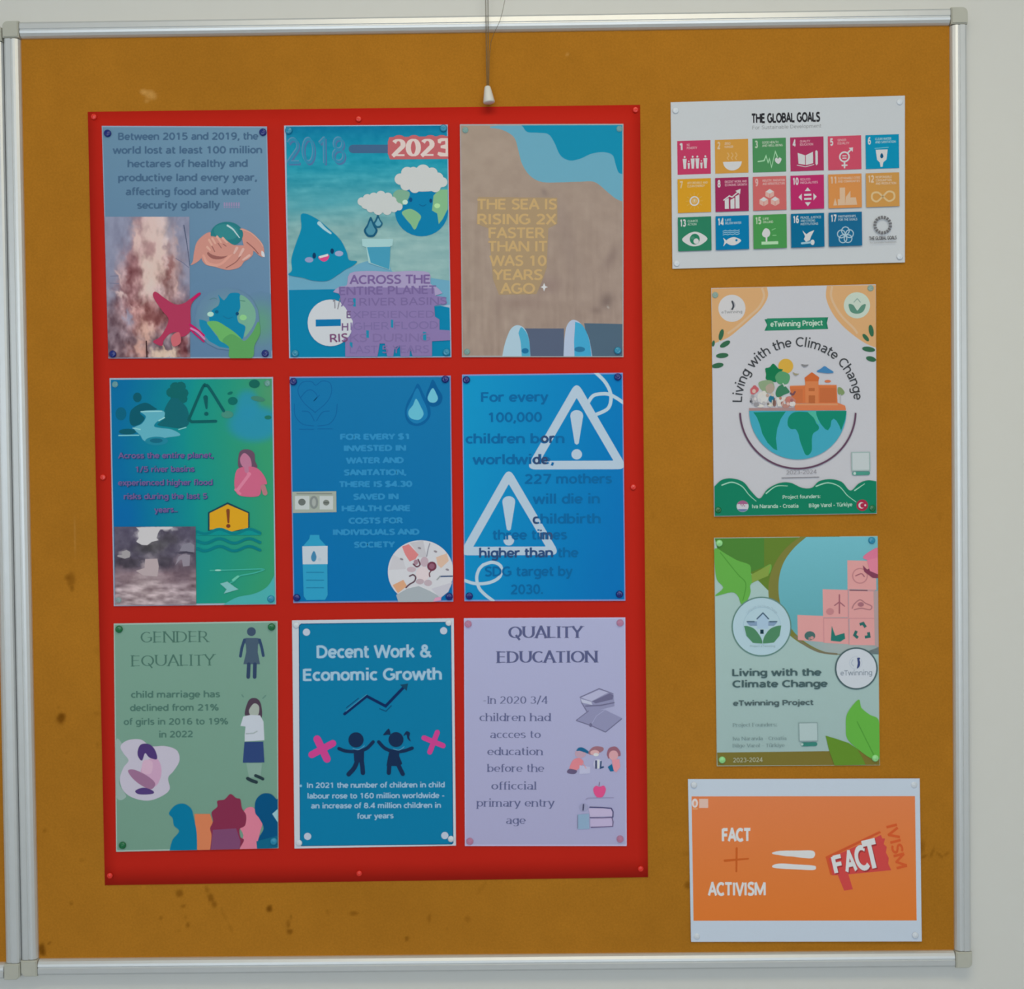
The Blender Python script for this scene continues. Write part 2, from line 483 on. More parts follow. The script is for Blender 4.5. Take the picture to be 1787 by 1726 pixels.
class Art:
    def __init__(s, P, name, crop=None, label=None):
        s.P, s.name, s.crop, s.label = P, name, crop, label
        s.v, s.f, s.c, s.n = [], [], [], 0
        s.tf = None

    def __enter__(s):
        return s

    def __exit__(s, *a):
        s.build()

    def add(s, pts, faces, col, dh=None):
        pts = np.asarray(pts, float)
        if s.tf is not None: pts = s.tf(pts)
        px = s.P.to_px(pts, s.crop)
        col = np.asarray(col, float)
        if col.ndim == 1: col = np.tile(col, (len(pts), 1))
        dh = np.zeros(len(pts)) if dh is None else dh
        px, faces, cd_ = s.P.clip(px, faces, np.c_[col, dh])
        col, dh = cd_[:, :3], cd_[:, 3]
        if not len(faces): return
        pts = px
        s.P.layer += 1
        w = world(px[:, 0], px[:, 1], s.P.h + s.P.layer * 0.000016 + s.P.dz(px) + dh)
        s.v.append(w)
        s.f.extend([tuple(i + s.n for i in f) for f in faces])
        s.n += len(pts)
        s.c.append(np.minimum(alb(col) * s.P.gain, .95))

    def poly(s, pts, col):
        tri = tessellate_polygon([[Vector((p[0], p[1], 0)) for p in pts]])
        s.add(pts, tri, col)

    def blob(s, pts, col, n=6):
        s.poly(catmull(pts, True, n), col)

    def rect(s, x0, y0, x1, y1, col, k=0.0):
        d = (x1 - x0) * k
        s.add([(x0, y0), (x1, y0 + d), (x1, y1 + d), (x0, y1)], [(0, 1, 2, 3)], col)

    def disc(s, cx, cy, rx, ry=None, col=(0, 0, 0), rot=0, n=32, a0=0, a1=360):
        ry = ry or rx
        r = math.radians(rot)
        full = abs(a1 - a0) >= 360
        ang = np.radians(np.linspace(a0, a1, n, endpoint=not full))
        x = rx * np.cos(ang); y = ry * np.sin(ang)
        pts = np.c_[cx + x * math.cos(r) - y * math.sin(r), cy + x * math.sin(r) + y * math.cos(r)]
        s.add(pts, [tuple(range(len(pts)))], col)

    def soft(s, cx, cy, rx, ry, col, bg, n=20, m=5):
        """printed soft spot fading into the colour bg"""
        pts = [(cx, cy)]; cols = [col]; f = []
        for j in range(1, m + 1):
            t = j / m; w = t * t * (3 - 2 * t)
            for i in range(n):
                a = 2 * math.pi * i / n
                pts.append((cx + rx * t * math.cos(a), cy + ry * t * math.sin(a)))
                cols.append(tuple(np.array(col) * (1 - w) + np.array(bg) * w))
        for i in range(n):
            f.append((0, 1 + i, 1 + (i + 1) % n))
            for j in range(m - 1):
                a = 1 + j * n + i; b = 1 + j * n + (i + 1) % n
                f.append((a, a + n, b + n, b))
        s.add(pts, f, cols)

    def ring(s, cx, cy, r, w, col, ry=None, n=48, a0=0, a1=360):
        ry = ry or r
        full = abs(a1 - a0) >= 360
        ang = np.radians(np.linspace(a0, a1, n, endpoint=not full))
        k = len(ang)
        o = np.c_[cx + (r + w / 2) * np.cos(ang), cy + (ry + w / 2) * np.sin(ang)]
        i_ = np.c_[cx + (r - w / 2) * np.cos(ang), cy + (ry - w / 2) * np.sin(ang)]
        f = [(i, (i + 1) % k, k + (i + 1) % k, k + i) for i in range(k if full else k - 1)]
        s.add(np.r_[o, i_], f, col)

    def line(s, pts, w, col, smooth=False, cap=True, closed=False, w1=None, n=6):
        if smooth: pts = catmull(pts, closed, n)
        P = np.array(pts, float); m = len(P)
        ws = np.linspace(w, w1 if w1 is not None else w, m) / 2
        L, Rr = [], []
        for i in range(m):
            a = P[(i - 1) % m] if (closed or i > 0) else P[i]
            b = P[(i + 1) % m] if (closed or i < m - 1) else P[i]
            d1 = P[i] - a; d2 = b - P[i]
            n1 = np.linalg.norm(d1); n2 = np.linalg.norm(d2)
            d1 = d1 / n1 if n1 > 1e-9 else d2 / max(n2, 1e-9)
            d2 = d2 / n2 if n2 > 1e-9 else d1
            t = d1 + d2; nt_ = np.linalg.norm(t)
            t = t / nt_ if nt_ > 1e-6 else d1
            k = min(1.0 / max(abs(float(t @ d1)), 0.35), 2.2)
            nn = np.array([-t[1], t[0]]) * ws[i] * k
            L.append(P[i] + nn); Rr.append(P[i] - nn)
        V = L + Rr
        F = [(i, (i + 1) % m, m + (i + 1) % m, m + i) for i in range(m if closed else m - 1)]
        if cap and not closed:
            for e, o, r in ((0, 1, ws[0]), (m - 1, m - 2, ws[-1])):
                d = P[e] - P[o]; a0 = math.atan2(d[1], d[0])
                base = len(V)
                for k in range(7):
                    a = a0 - math.pi / 2 + math.pi * k / 6
                    V.append(P[e] + r * np.array([math.cos(a), math.sin(a)]))
                F.append(tuple(range(base, base + 7)))
        s.add(V, F, col)

    def text(s, t, x0, y0, x1, y1, cap, col, bold=0.02, serif=False, arc=None):
        """baseline from (x0,y0) to (x1,y1); cap = height of a capital"""
        v, f, dh = flat_text(t, bold, serif)
        a, b = v[:, 0].min(), v[:, 0].max()
        U = (v[:, 0] - a) / (b - a); Hh = v[:, 1] / CAP * cap
        if arc:
            cx, cy, r, a0, a1 = arc
            an = np.radians(a0 + (a1 - a0) * U)
            pts = np.c_[cx + (r + Hh) * np.cos(an), cy - (r + Hh) * np.sin(an)]
        else:
            d = np.array([x1 - x0, y1 - y0], float); L = np.linalg.norm(d); e = d / L
            nn = np.array([e[1], -e[0]])
            pts = np.array([x0, y0]) + np.outer(U * L, e) + np.outer(Hh, nn)
        s.add(pts, f, col, dh)

    def ctext(s, t, cx, y, w, cap, col, bold=0.02, serif=False, k=0.0):
        s.text(t, cx - w / 2, y - k * w / 2, cx + w / 2, y + k * w / 2, cap, col, bold, serif)

    def grid(s, quad, nx, ny, fn):
        """fine patch of printed photograph; fn(x, y, u, v) gives colours"""
        q = np.array(quad, float)
        u, v = np.meshgrid(np.linspace(0, 1, nx), np.linspace(0, 1, ny))
        u = u.ravel(); v = v.ravel()
        pts = (q[0] * ((1 - u) * (1 - v))[:, None] + q[1] * (u * (1 - v))[:, None] + q[2] * (u * v)[:, None] + q[3] * ((1 - u) * v)[:, None])
        f = [(j * nx + i, j * nx + i + 1, (j + 1) * nx + i + 1, (j + 1) * nx + i) for j in range(ny - 1) for i in range(nx - 1)]
        s.add(pts, f, np.clip(fn(pts[:, 0], pts[:, 1], u, v), 0, 255))

    def build(s):
        me = mesh_of(s.name, np.concatenate(s.v), s.f)
        ca = me.color_attributes.new('Col', 'FLOAT_COLOR', 'POINT')
        c = np.concatenate(s.c)
        ca.data.foreach_set('color', np.c_[c, np.ones(len(c))].ravel())
        o = link(s.name, me, s.P.mat, s.parent or s.P.root)
        s.obj = o
        if s.label: o['label'] = s.label
        return o


def rounded(pts, r, n=6):
    out = []
    m = len(pts)
    for i in range(m):
        p = np.array(pts[i], float); a = np.array(pts[i - 1], float); c = np.array(pts[(i + 1) % m], float)
        u = p + (a - p) / np.linalg.norm(a - p) * r; w = p + (c - p) / np.linalg.norm(c - p) * r
        for k in range(n + 1):
            t = k / n
            out.append(tuple(u * (1 - t) ** 2 + p * 2 * t * (1 - t) + w * t * t))
    return out


def tri_frame(A, pts, inner, col, r):
    o = rounded(pts, r, 8); i = rounded(inner, 6, 8); n = len(o)
    A.add(o + i, [(k, (k + 1) % n, n + (k + 1) % n, n + k) for k in range(n)], col)


def splat(x, y, rgb, items):
    """items: (cx, cy, rx, ry, rotation, colour, strength, hardness)"""
    for it in items:
        cx, cy, rx, ry, ro, col, a = it[:7]
        hard = it[7] if len(it) > 7 else 2.0
        r = math.radians(ro)
        dx, dy = x - cx, y - cy
        X = (dx * math.cos(r) + dy * math.sin(r)) / rx; Y = (-dx * math.sin(r) + dy * math.cos(r)) / ry
        w = a * np.exp(-(X * X + Y * Y) ** (hard / 2))
        rgb = rgb * (1 - w[:, None]) + np.array(col, float) * w[:, None]
    return rgb


def mixc(a, b, t):
    t = np.clip(t, 0, 1)[:, None]
    return np.array(a, float) * (1 - t) + np.array(b, float) * t


# ------------------------------------------------------------------ pin boards
HALF = 0.6
RAIL = 0.0200
FELT_H = 0.0100


def rail(parent, p0, p1, inward):
    """aluminium profile from p0 to p1 (x, z), its section running inward"""
    prof = [(0, 0), (0, .0135), (.0012, .0163), (.0035, .0178), (.0095, .0180), (.0103, .0168), (.0113, .0168), (.0122, .0178),
            (.0150, .0172), (.0180, .0152), (.0196, .0125), (.0200, .0085), (.0200, 0)]
    vs = []
    for p in (p0, p1):
        for u, hh in prof:
            vs.append((p[0] + inward[0] * u, -hh, p[1] + inward[1] * u))
    n = len(prof)
    f = [(i, (i + 1) % n, n + (i + 1) % n, n + i) for i in range(n)] + [tuple(range(n)), tuple(range(2 * n - 1, n - 1, -1))]
    me = mesh_of('frame_rail', vs, f)
    bm = bmesh.new(); bm.from_mesh(me); bmesh.ops.recalc_face_normals(bm, faces=bm.faces); bm.to_mesh(me); bm.free()
    return link('frame_rail', me, M['alu'], parent)


def corner_cap(parent, cx, cz, sx, sz):
    """rounded grey plastic corner, outer corner at (cx, cz), body running towards (sx, sz)"""
    S = RAIL + 0.0003; r = 0.0065
    out = [(S, 0), (S, S), (0, S)]
    arc = [(r - r * math.cos(a), r - r * math.sin(a)) for a in [k * math.pi / 2 / 8 for k in range(9)]]
    loop = out + arc
    bm = bmesh.new()
    vb = [bm.verts.new((cx + sx * u, 0, cz + sz * w)) for u, w in loop]
    vt = [bm.verts.new((cx + sx * u, -0.0188, cz + sz * w)) for u, w in loop]
    bm.faces.new(vb); top = bm.faces.new(vt)
    n = len(loop)
    for i in range(n):
        bm.faces.new((vb[i], vb[(i + 1) % n], vt[(i + 1) % n], vt[i]))
    bmesh.ops.recalc_face_normals(bm, faces=bm.faces)
    bmesh.ops.bevel(bm, geom=[e for e in top.edges], offset=0.0012, segments=3, affect='EDGES')
    me = bpy.data.meshes.new('corner_cap'); bm.to_mesh(me); bm.free()
    return link('corner_cap', me, M['cap'], parent)


def px_of(x, z, h):
    d = (np.array([x, -h, z]) - _C) @ _R
    return IMG_W / 2 + FPX * d[0] / -d[2], IMG_H / 2 - FPX * d[1] / -d[2]


MARKS = [  # x, y, rx, ry, rotation, strength (dark +, light -), in photograph pixels
    (124, 1012, 8, 15, 0, .45), (117, 1008, 6, 5, 0, .35), (126, 1028, 4, 6, 0, .35), (106, 1254, 8, 10, 0, .75), (109, 1249, 6, 5, 0, .4), (102, 1234, 3, 3, 0, .25),
    (73, 1656, 7, 11, 0, .75), (76, 1664, 5, 6, 0, .5), (86, 1646, 5, 2, -30, .5), (124, 1577, 4, 4, 0, .35), (281, 1602, 4, 4, 0, .35), (117, 1314, 3, 3, 0, .2), (78, 1450, 4, 5, 20, .35),
    (313, 1559, 7, 8, 0, .55), (320, 1581, 5, 4, 0, .4), (324, 1601, 3, 6, 0, .25), (328, 1614, 4, 6, 0, .45), (312, 1624, 4, 3, 0, .2), (361, 1552, 4, 7, -15, .35), (368, 1567, 6, 9, -15, .55),
    (374, 1578, 5, 6, 0, .5), (390, 1595, 3, 14, -25, .2), (403, 1620, 3, 9, -25, .22), (470, 1586, 6, 7, 0, .8), (503, 1613, 4, 8, 0, .45), (508, 1600, 3, 5, 0, .35), (506, 1626, 6, 5, 0, .6),
    (572, 1592, 5, 6, 0, .2), (617, 1594, 9, 4, 0, .45), (749, 1603, 4, 9, 10, .3), (710, 1638, 4, 5, 0, .5), (780, 1620, 3, 3, 0, .2), (816, 1604, 6, 6, 0, .25), (840, 1550, 16, 4, -50, .15),
    (143, 1502, 6, 3, 0, .25), (1200, 1545, 6, 8, 0, .5), (1198, 1490, 8, 5, 0, .2), (1609, 1478, 6, 14, 0, .35), (1612, 1495, 8, 3, -30, .4), (1627, 1488, 3, 10, 20, .35), (1640, 1493, 8, 3, 40, .35), (1652, 1490, 7, 3, -30, .3),
    (1420, 1655, 60, 4, 0, .12), (262, 165, 13, 8, 25, -.35), (250, 160, 6, 5, 0, -.3), (256, 176, 5, 4, 0, -.2), (990, 95, 3, 3, 0, -.25), (131, 930, 1.6, 40, 0, -.12), (170, 1135, 5, 9, 0, .12), (168, 1245, 6, 4, 0, .2), (171, 1300, 4, 7, 0, .15),
    (700, 110, 5, 4, 0, .08), (1140, 900, 6, 10, 0, .1), (1180, 1200, 5, 7, 0, .1), (1640, 900, 5, 8, 0, .1)]


def felt(parent, cx, cz, n, marks):
    a = HALF - RAIL + 0.0005
    g = np.linspace(-a, a, n)
    X, Z = np.meshgrid(g + cx, g + cz)
    X = X.ravel(); Z = Z.ravel()
    nz = fbm(X * 6 + 40, Z * 6 + 40, 3, 4); nf = fbm(X * 45 + 90, Z * 45 + 90, 5, 3)
    base = alb((150, 99, 31))
    c = base[None, :] * (1 + 0.16 * (nz - .5) + 0.10 * (nf - .5))[:, None]
    if marks:
        d = (np.c_[X, np.full_like(X, -FELT_H), Z] - _C) @ _R
        px = IMG_W / 2 + FPX * d[:, 0] / -d[:, 2]; py = IMG_H / 2 - FPX * d[:, 1] / -d[:, 2]
        wob = 0.7 + 0.9 * fbm(px / 5 + 20, py / 5 + 20, 9, 3)
        for mx, my, rx, ry, ro, st in MARKS:
            r = math.radians(ro); dx, dy = px - mx, py - my
            q = ((dx * math.cos(r) + dy * math.sin(r)) / rx) ** 2 + ((-dx * math.sin(r) + dy * math.cos(r)) / ry) ** 2
            w = np.exp(-(q * wob) ** 2.2) * min(1.0, abs(st) * 1.1)
            tgt = alb((95, 55, 8)) if st > 0 else alb((205, 160, 95))
            c = c * (1 - w[:, None]) + tgt[None, :] * w[:, None]
    f = [(j * n + i, j * n + i + 1, (j + 1) * n + i + 1, (j + 1) * n + i) for j in range(n - 1) for i in range(n - 1)]
    me = mesh_of('felt_panel', np.c_[X, np.full_like(X, -FELT_H), Z], f)
    ca = me.color_attributes.new('Col', 'FLOAT_COLOR', 'POINT')
    ca.data.foreach_set('color', np.c_[c, np.ones(len(c))].ravel())
    link('felt_panel', me, M['felt'], parent)
    link('backing_board', box_mesh('backing_board', (cx - a, -FELT_H + 0.0005, cz - a), (cx + a, -0.0002, cz + a)), M['gap'], parent)


def board(label, cx, cz, n, marks):
    root = empty('notice_board', (cx, 0, cz - HALF))
    tag(root, label, 'notice board')
    e = RAIL + 0.0012
    H = HALF
    rail(root, (cx - H + e, cz + H), (cx + H - e, cz + H), (0, -1))
    rail(root, (cx - H + e, cz - H), (cx + H - e, cz - H), (0, 1))
    rail(root, (cx - H, cz - H + e), (cx - H, cz + H - e), (1, 0))
    rail(root, (cx + H, cz - H + e), (cx + H, cz + H - e), (-1, 0))
    for sx in (-1, 1):
        for sz in (-1, 1):
            corner_cap(root, cx + sx * H, cz + sz * H, -sx, -sz)
    felt(root, cx, cz, n, marks)
    return root


board('large orange felt notice board in an aluminium frame, covered with posters', 0, ZC, 560, True)
board('second orange felt notice board, only its right edge showing at the far left', -1.2014, ZC - 0.004, 60, False)

# ------------------------------------------------------------------ the red card that carries nine posters
RED_H = FELT_H + 0.0006
rp = np.array([(153, 195), (1117, 183), (1131, 1531), (183, 1545)], float)


def red_card():
    n = 40
    u, v = np.meshgrid(np.linspace(0, 1, n), np.linspace(0, 1, n)); u = u.ravel(); v = v.ravel()
    p = (rp[0] * ((1 - u) * (1 - v))[:, None] + rp[1] * (u * (1 - v))[:, None] + rp[2] * (u * v)[:, None] + rp[3] * ((1 - u) * v)[:, None])
    edge = np.minimum(np.minimum(u, 1 - u), np.minimum(v, 1 - v))
    lift = 0.0004 * np.exp(-edge * 30) * (0.5 + 0.5 * np.sin(u * 9) * np.cos(v * 7)) * (1 - np.exp(-((u - .5) ** 2 + (v - 1) ** 2) * 400))
    f_ = world(p[:, 0], p[:, 1], RED_H + lift)
    b_ = f_ + np.array([0, 0.0003, 0])
    N = n * n
    fs = [(j * n + i, (j + 1) * n + i, (j + 1) * n + i + 1, j * n + i + 1) for j in range(n - 1) for i in range(n - 1)]
    fs += [tuple(N + k for k in reversed(q)) for q in fs]
    for i in range(n - 1):
        fs += [(i, i + 1, N + i + 1, N + i), ((n - 1) * n + i, N + (n - 1) * n + i, N + (n - 1) * n + i + 1, (n - 1) * n + i + 1),
               (i * n, N + i * n, N + (i + 1) * n, (i + 1) * n), (i * n + n - 1, (i + 1) * n + n - 1, N + (i + 1) * n + n - 1, N + i * n + n - 1)]
    o = link('backing_card', mesh_of('backing_card', np.r_[f_, b_], fs, True), M['red'])
    tag(o, 'large red card pinned to the orange board behind nine posters', 'card')


red_card()
PH = RED_H + 0.0016       # posters on the red card
FH = FELT_H + 0.0005      # papers straight on the felt
# ================================================================== poster: healthy land lost
C1 = (150, 190, 3.835)
P = Poster('poster', 'grey-blue poster about hectares of lost land, with cupped hands and a red cross', C1,
           [(106, 114), (1211, 118), (1247, 1668), (150, 1670)], PH, M['ink_lam'], sheet_rgb=(135, 150, 175))
with P.part('printed_background') as A:
    A.grid(P.bil([0, 1, 1, 0], [0, 0, 1, 1], 0.005), 12, 16, lambda x, y, u, v: mixc((100, 132, 158), (86, 116, 150), v + 0 * u) + 6 * (u - .5)[:, None])
    A.soft(1170, 1430, 170, 210, (88, 140, 122), (90, 121, 152))
with P.part('body_text') as A:
    tc = (66, 94, 124)
    for t, x0, x1, y in (('Between 2015 and 2019, the', 215, 1155, 208), ('world lost at least 100 million', 178, 1180, 300), ('hectares of healthy and', 278, 1083, 391),
                         ('productive land every year,', 215, 1145, 484), ('affecting food and water', 266, 1102, 577), ('security globally', 342, 898, 668)):
        A.text(t, x0, y, x1, y - 3, 47, tc, 0.035)
    for k in range(7):
        A.rect(922 + k * 16, 626, 932 + k * 16, 652, (140, 128, 165)); A.rect(922 + k * 16, 656, 932 + k * 16, 662, (140, 128, 165))


def dead_tree(x, y, u, v):
    base = mixc((128, 130, 155), (120, 100, 110), (v - .5) * 2)
    n1 = fbm(x / 40 + 11, y / 90 + 3, 21, 3); n2 = fbm(x / 34 + 5, y / 52 + 9, 22, 3)
    x = x + (fbm(x / 30, y / 40, 23, 3) - .5) * 70; y = y + (fbm(x / 30 + 9, y / 50, 24, 3) - .5) * 90
    c = splat(x, y, base, [
        (400, 900, 90, 300, 0, (165, 125, 130), .85, 4), (330, 1150, 110, 330, 12, (150, 108, 112), .9, 3), (460, 900, 95, 330, 0, (205, 180, 178), .95, 4),
        (430, 1130, 75, 260, 6, (212, 188, 182), .85, 3), (340, 880, 28, 110, -8, (195, 165, 165), .9), (560, 1150, 90, 220, 0, (172, 130, 125), .75, 3), (590, 900, 26, 120, 0, (190, 160, 160), .6),
        (555, 1090, 20, 90, 12, (140, 95, 95), .8), (300, 1110, 60, 150, 0, (145, 100, 105), .8), (250, 1100, 20, 90, -15, (195, 165, 170), .8), (430, 1390, 260, 130, 0, (140, 85, 85), .75, 4),
        (190, 1480, 70, 200, 0, (110, 88, 98), .8, 4), (280, 1400, 35, 60, 0, (140, 138, 160), .75), (230, 1250, 40, 22, 20, (200, 170, 172), .7), (455, 1400, 60, 40, 0, (115, 65, 65), .7),
        (400, 1480, 70, 90, -20, (200, 160, 150), .8), (530, 1640, 110, 45, 0, (215, 190, 175), .95, 5), (380, 1620, 30, 70, 0, (200, 150, 138), .8), (300, 1620, 60, 60, 0, (130, 80, 75), .6),
        (600, 1230, 50, 20, 60, (205, 170, 170), .6), (420, 940, 45, 55, 0, (158, 120, 125), .6), (650, 1350, 45, 120, 0, (125, 90, 100), .5), (405, 1600, 5, 45, 0, (45, 25, 30), .9, 4),
        (650, 1600, 45, 90, 0, (110, 55, 60), .7, 4)])
    inside = np.exp(-(((x - 430) / 230) ** 4)) * 1.0
    m = (n2 - .5) * 115 * np.clip(inside + (v - .45) * 2, .12, 1) + (n1 - .5) * 60 * inside
    c = c + m[:, None]
    return splat(x, y, c, [(345, 870, 22, 85, -8, (202, 174, 172), .8, 3), (225, 1130, 16, 60, -28, (200, 170, 170), .75, 3), (225, 1245, 42, 14, 25, (204, 178, 178), .75, 3), (560, 1060, 16, 70, 8, (132, 90, 92), .75, 3), (548, 905, 18, 40, 0, (146, 118, 124), .7, 3),
                           (608, 1185, 14, 40, -8, (200, 168, 166), .7, 3), (500, 960, 22, 110, 5, (212, 188, 184), .7, 3), (400, 1500, 22, 90, -6, (202, 162, 152), .7, 3), (285, 1400, 26, 50, 0, (136, 132, 154), .75, 3), (460, 1395, 60, 36, 0, (112, 64, 66), .7, 3),
                           (350, 1590, 20, 60, -10, (204, 158, 146), .7, 3), (270, 935, 26, 30, 0, (118, 112, 136), .5, 3), (430, 950, 30, 60, 10, (160, 122, 126), .6, 3), (330, 1330, 60, 9, 18, (196, 158, 156), .7, 3), (180, 1500, 22, 40, 0, (134, 116, 128), .6, 3)])


with P.part('tree_photo') as A:
    A.grid([(122, 722), (692, 722), (698, 1664), (150, 1666)], 110, 180, dead_tree)
    A.line([(655, 780), (672, 880), (684, 960), (695, 1050)], 7, (70, 78, 105), w1=4)
    A.line([(600, 1000), (650, 1030), (688, 1062)], 4, (95, 100, 130))
    A.line([(165, 1120), (215, 1118)], 6, (112, 110, 134)); A.line([(160, 1166), (220, 1170)], 6, (112, 110, 134))
    A.line([(404, 1555), (408, 1660)], 9, (52, 30, 34))
Z1 = (180, 375, 6.058)
with P.part('cupped_hands', Z1) as A:
    sk, dk, hi = (186, 130, 122), (140, 88, 86), (208, 160, 148)
    A.blob([(1130, 183), (1060, 215), (990, 290), (962, 390), (948, 490), (925, 530), (985, 505), (1040, 455), (1120, 330), (1150, 240)], sk)
    A.blob([(1450, 145), (1530, 165), (1610, 220), (1690, 320), (1700, 440), (1650, 430), (1590, 380), (1500, 350), (1470, 250)], sk)
    A.blob([(1040, 440), (1100, 340), (1250, 300), (1400, 320), (1560, 330), (1585, 410), (1540, 465), (1490, 495), (1440, 555), (1320, 582), (1180, 550), (1080, 522)], sk)
    A.blob([(1100, 400), (1200, 380), (1380, 360), (1290, 450), (1210, 470), (1140, 455)], dk)
    A.line([(1060, 430), (1110, 510), (1230, 525), (1330, 440), (1400, 360)], 26, (198, 142, 132), True)
    A.line([(1070, 450), (1100, 520), (1210, 545)], 8, hi, True)
    A.disc(1308, 205, 172, 132, (38, 112, 122))
    A.blob([(1130, 230), (1200, 235), (1280, 255), (1360, 310), (1420, 335), (1400, 400), (1250, 440), (1120, 400), (1095, 300)], sk)
    A.disc(1300, 180, 130, 80, (48, 122, 130), 10)
    A.line([(1315, 112), (1370, 150), (1410, 200), (1440, 240)], 20, (190, 215, 225), True, w1=9)
    for a, b in (((1120, 265), (1150, 320)), ((1155, 250), (1185, 300)), ((1205, 230), (1245, 290)), ((1265, 245), (1310, 290)), ((1100, 340), (1130, 372))):
        A.line([a, b], 24, hi, w1=18)
    for a, b in (((1150, 330), (1180, 390)), ((1215, 300), (1250, 350)), ((1270, 310), (1300, 330))):
        A.line([a, b], 9, dk)
    for a, b in (((1415, 350), (1385, 405)), ((1480, 365), (1440, 440)), ((1545, 430), (1480, 475))):
        A.line([a, b], 30, (212, 170, 165), w1=20)
    A.line([(1300, 560), (1400, 500), (1450, 440)], 8, dk, True); A.line([(1520, 290), (1590, 350), (1640, 410)], 10, dk, True)
    A.line([(1450, 150), (1550, 185), (1640, 260), (1690, 330)], 9, hi, True)
    A.blob([(1675, 380), (1700, 400), (1708, 445), (1675, 430)], (205, 205, 215))
with P.part('earth_drawing', Z1) as A:
    A.disc(1312, 1100, 298, 298, (104, 146, 152)); A.soft(1312, 1100, 340, 330, (104, 146, 152), (92, 123, 152))
    A.poly(catmull([(1015, 1105), (1090, 1125), (1140, 1200), (1200, 1280), (1260, 1340), (1330, 1390)], False) + [(1330, 1412), (1230, 1395), (1120, 1335), (1050, 1250), (1018, 1170)], (24, 122, 160))
    A.blob([(1215, 842), (1270, 900), (1300, 880), (1345, 828), (1440, 830), (1452, 900), (1450, 980), (1418, 1060), (1432, 1135), (1500, 1175), (1490, 1260), (1462, 1318), (1380, 1250), (1300, 1185), (1200, 1130), (1120, 1115), (1150, 1010), (1215, 960), (1232, 900)], (14, 118, 158), 4)
    A.blob([(1448, 850), (1530, 890), (1600, 990), (1612, 1100), (1570, 1200), (1500, 1290), (1490, 1270), (1505, 1180), (1434, 1135), (1420, 1060), (1450, 980)], (108, 156, 138), 4)
    A.blob([(1100, 1135), (1200, 1125), (1300, 1180), (1400, 1250), (1470, 1330), (1400, 1370), (1330, 1370), (1240, 1335), (1200, 1270), (1140, 1200)], (98, 162, 96))
    A.blob([(1350, 1260), (1440, 1300), (1500, 1330), (1580, 1240), (1640, 1130), (1660, 1250), (1600, 1380), (1570, 1512), (1345, 1512), (1330, 1400), (1260, 1330)], (84, 146, 88))
    A.disc(1135, 1050, 34, 26, (165, 200, 190)); A.disc(1480, 1085, 38, 30, (130, 185, 130))
    A.disc(1200, 1025, 20, 18, (16, 88, 125)); A.disc(1418, 1045, 18, 18, (12, 70, 110))
    A.line([(1270, 1070), (1320, 1095), (1370, 1080)], 7, (20, 100, 140), True)
    A.line([(1130, 895), (1170, 880), (1200, 890)], 8, (80, 120, 130), True); A.line([(1445, 905), (1500, 912)], 8, (70, 120, 110))
with P.part('red_cross', Z1) as A:
    r1, r2 = (160, 52, 84), (178, 20, 92)
    A.blob([(525, 850), (555, 812), (650, 880), (760, 945), (850, 935), (930, 880), (1010, 822), (1030, 840), (960, 905), (925, 980), (925, 1140), (915, 1240), (830, 1290), (780, 1240), (700, 1260),
            (640, 1330), (620, 1385), (540, 1355), (535, 1330), (600, 1290), (660, 1200), (690, 1100), (630, 1020), (565, 930)], r1)
    A.line([(920, 1160), (990, 1210), (1065, 1275)], 22, r2, True); A.line([(920, 1210), (990, 1275), (1065, 1340)], 16, r2, True)
    A.line([(940, 900), (1018, 832)], 22, r2); A.line([(930, 1200), (1000, 1240), (1070, 1310)], 22, (190, 120, 165), True)
    A.blob([(720, 1290), (800, 1240), (820, 1350), (740, 1390)], (185, 95, 105))

# ================================================================== poster: 2018 - 2023
C2 = (480, 190, 3.834)
P = Poster('poster', 'turquoise poster headed 2018 and 2023, with a smiling water drop', C2, [(60, 112), (1155, 105), (1180, 1662), (95, 1668)], PH, M['ink_lam'], sheet_rgb=(150, 165, 190))


def sea(x, y, u, v):
    c = mixc((10, 108, 148), (24, 134, 162), v * 6)
    c = c + (mixc((118, 160, 165), (122, 158, 162), v) - c) * np.clip((v - .18) / .45, 0, 1)[:, None] ** 1.1
    n = fbm(x / 160 + y / 300 + 4, y / 32 + 8, 31, 4)
    n2 = fbm(x / 40, y / 30, 32, 3)
    c = c + ((n - .5) * 48 * np.clip((v - .1) * 6, 0, 1) + (n2 - .5) * 18)[:, None] * np.array([1.0, .75, .6])
    return splat(x, y, c, [(1000, 1000, 250, 160, 0, (135, 165, 170), .5), (350, 620, 300, 50, -8, (70, 150, 168), .5)])


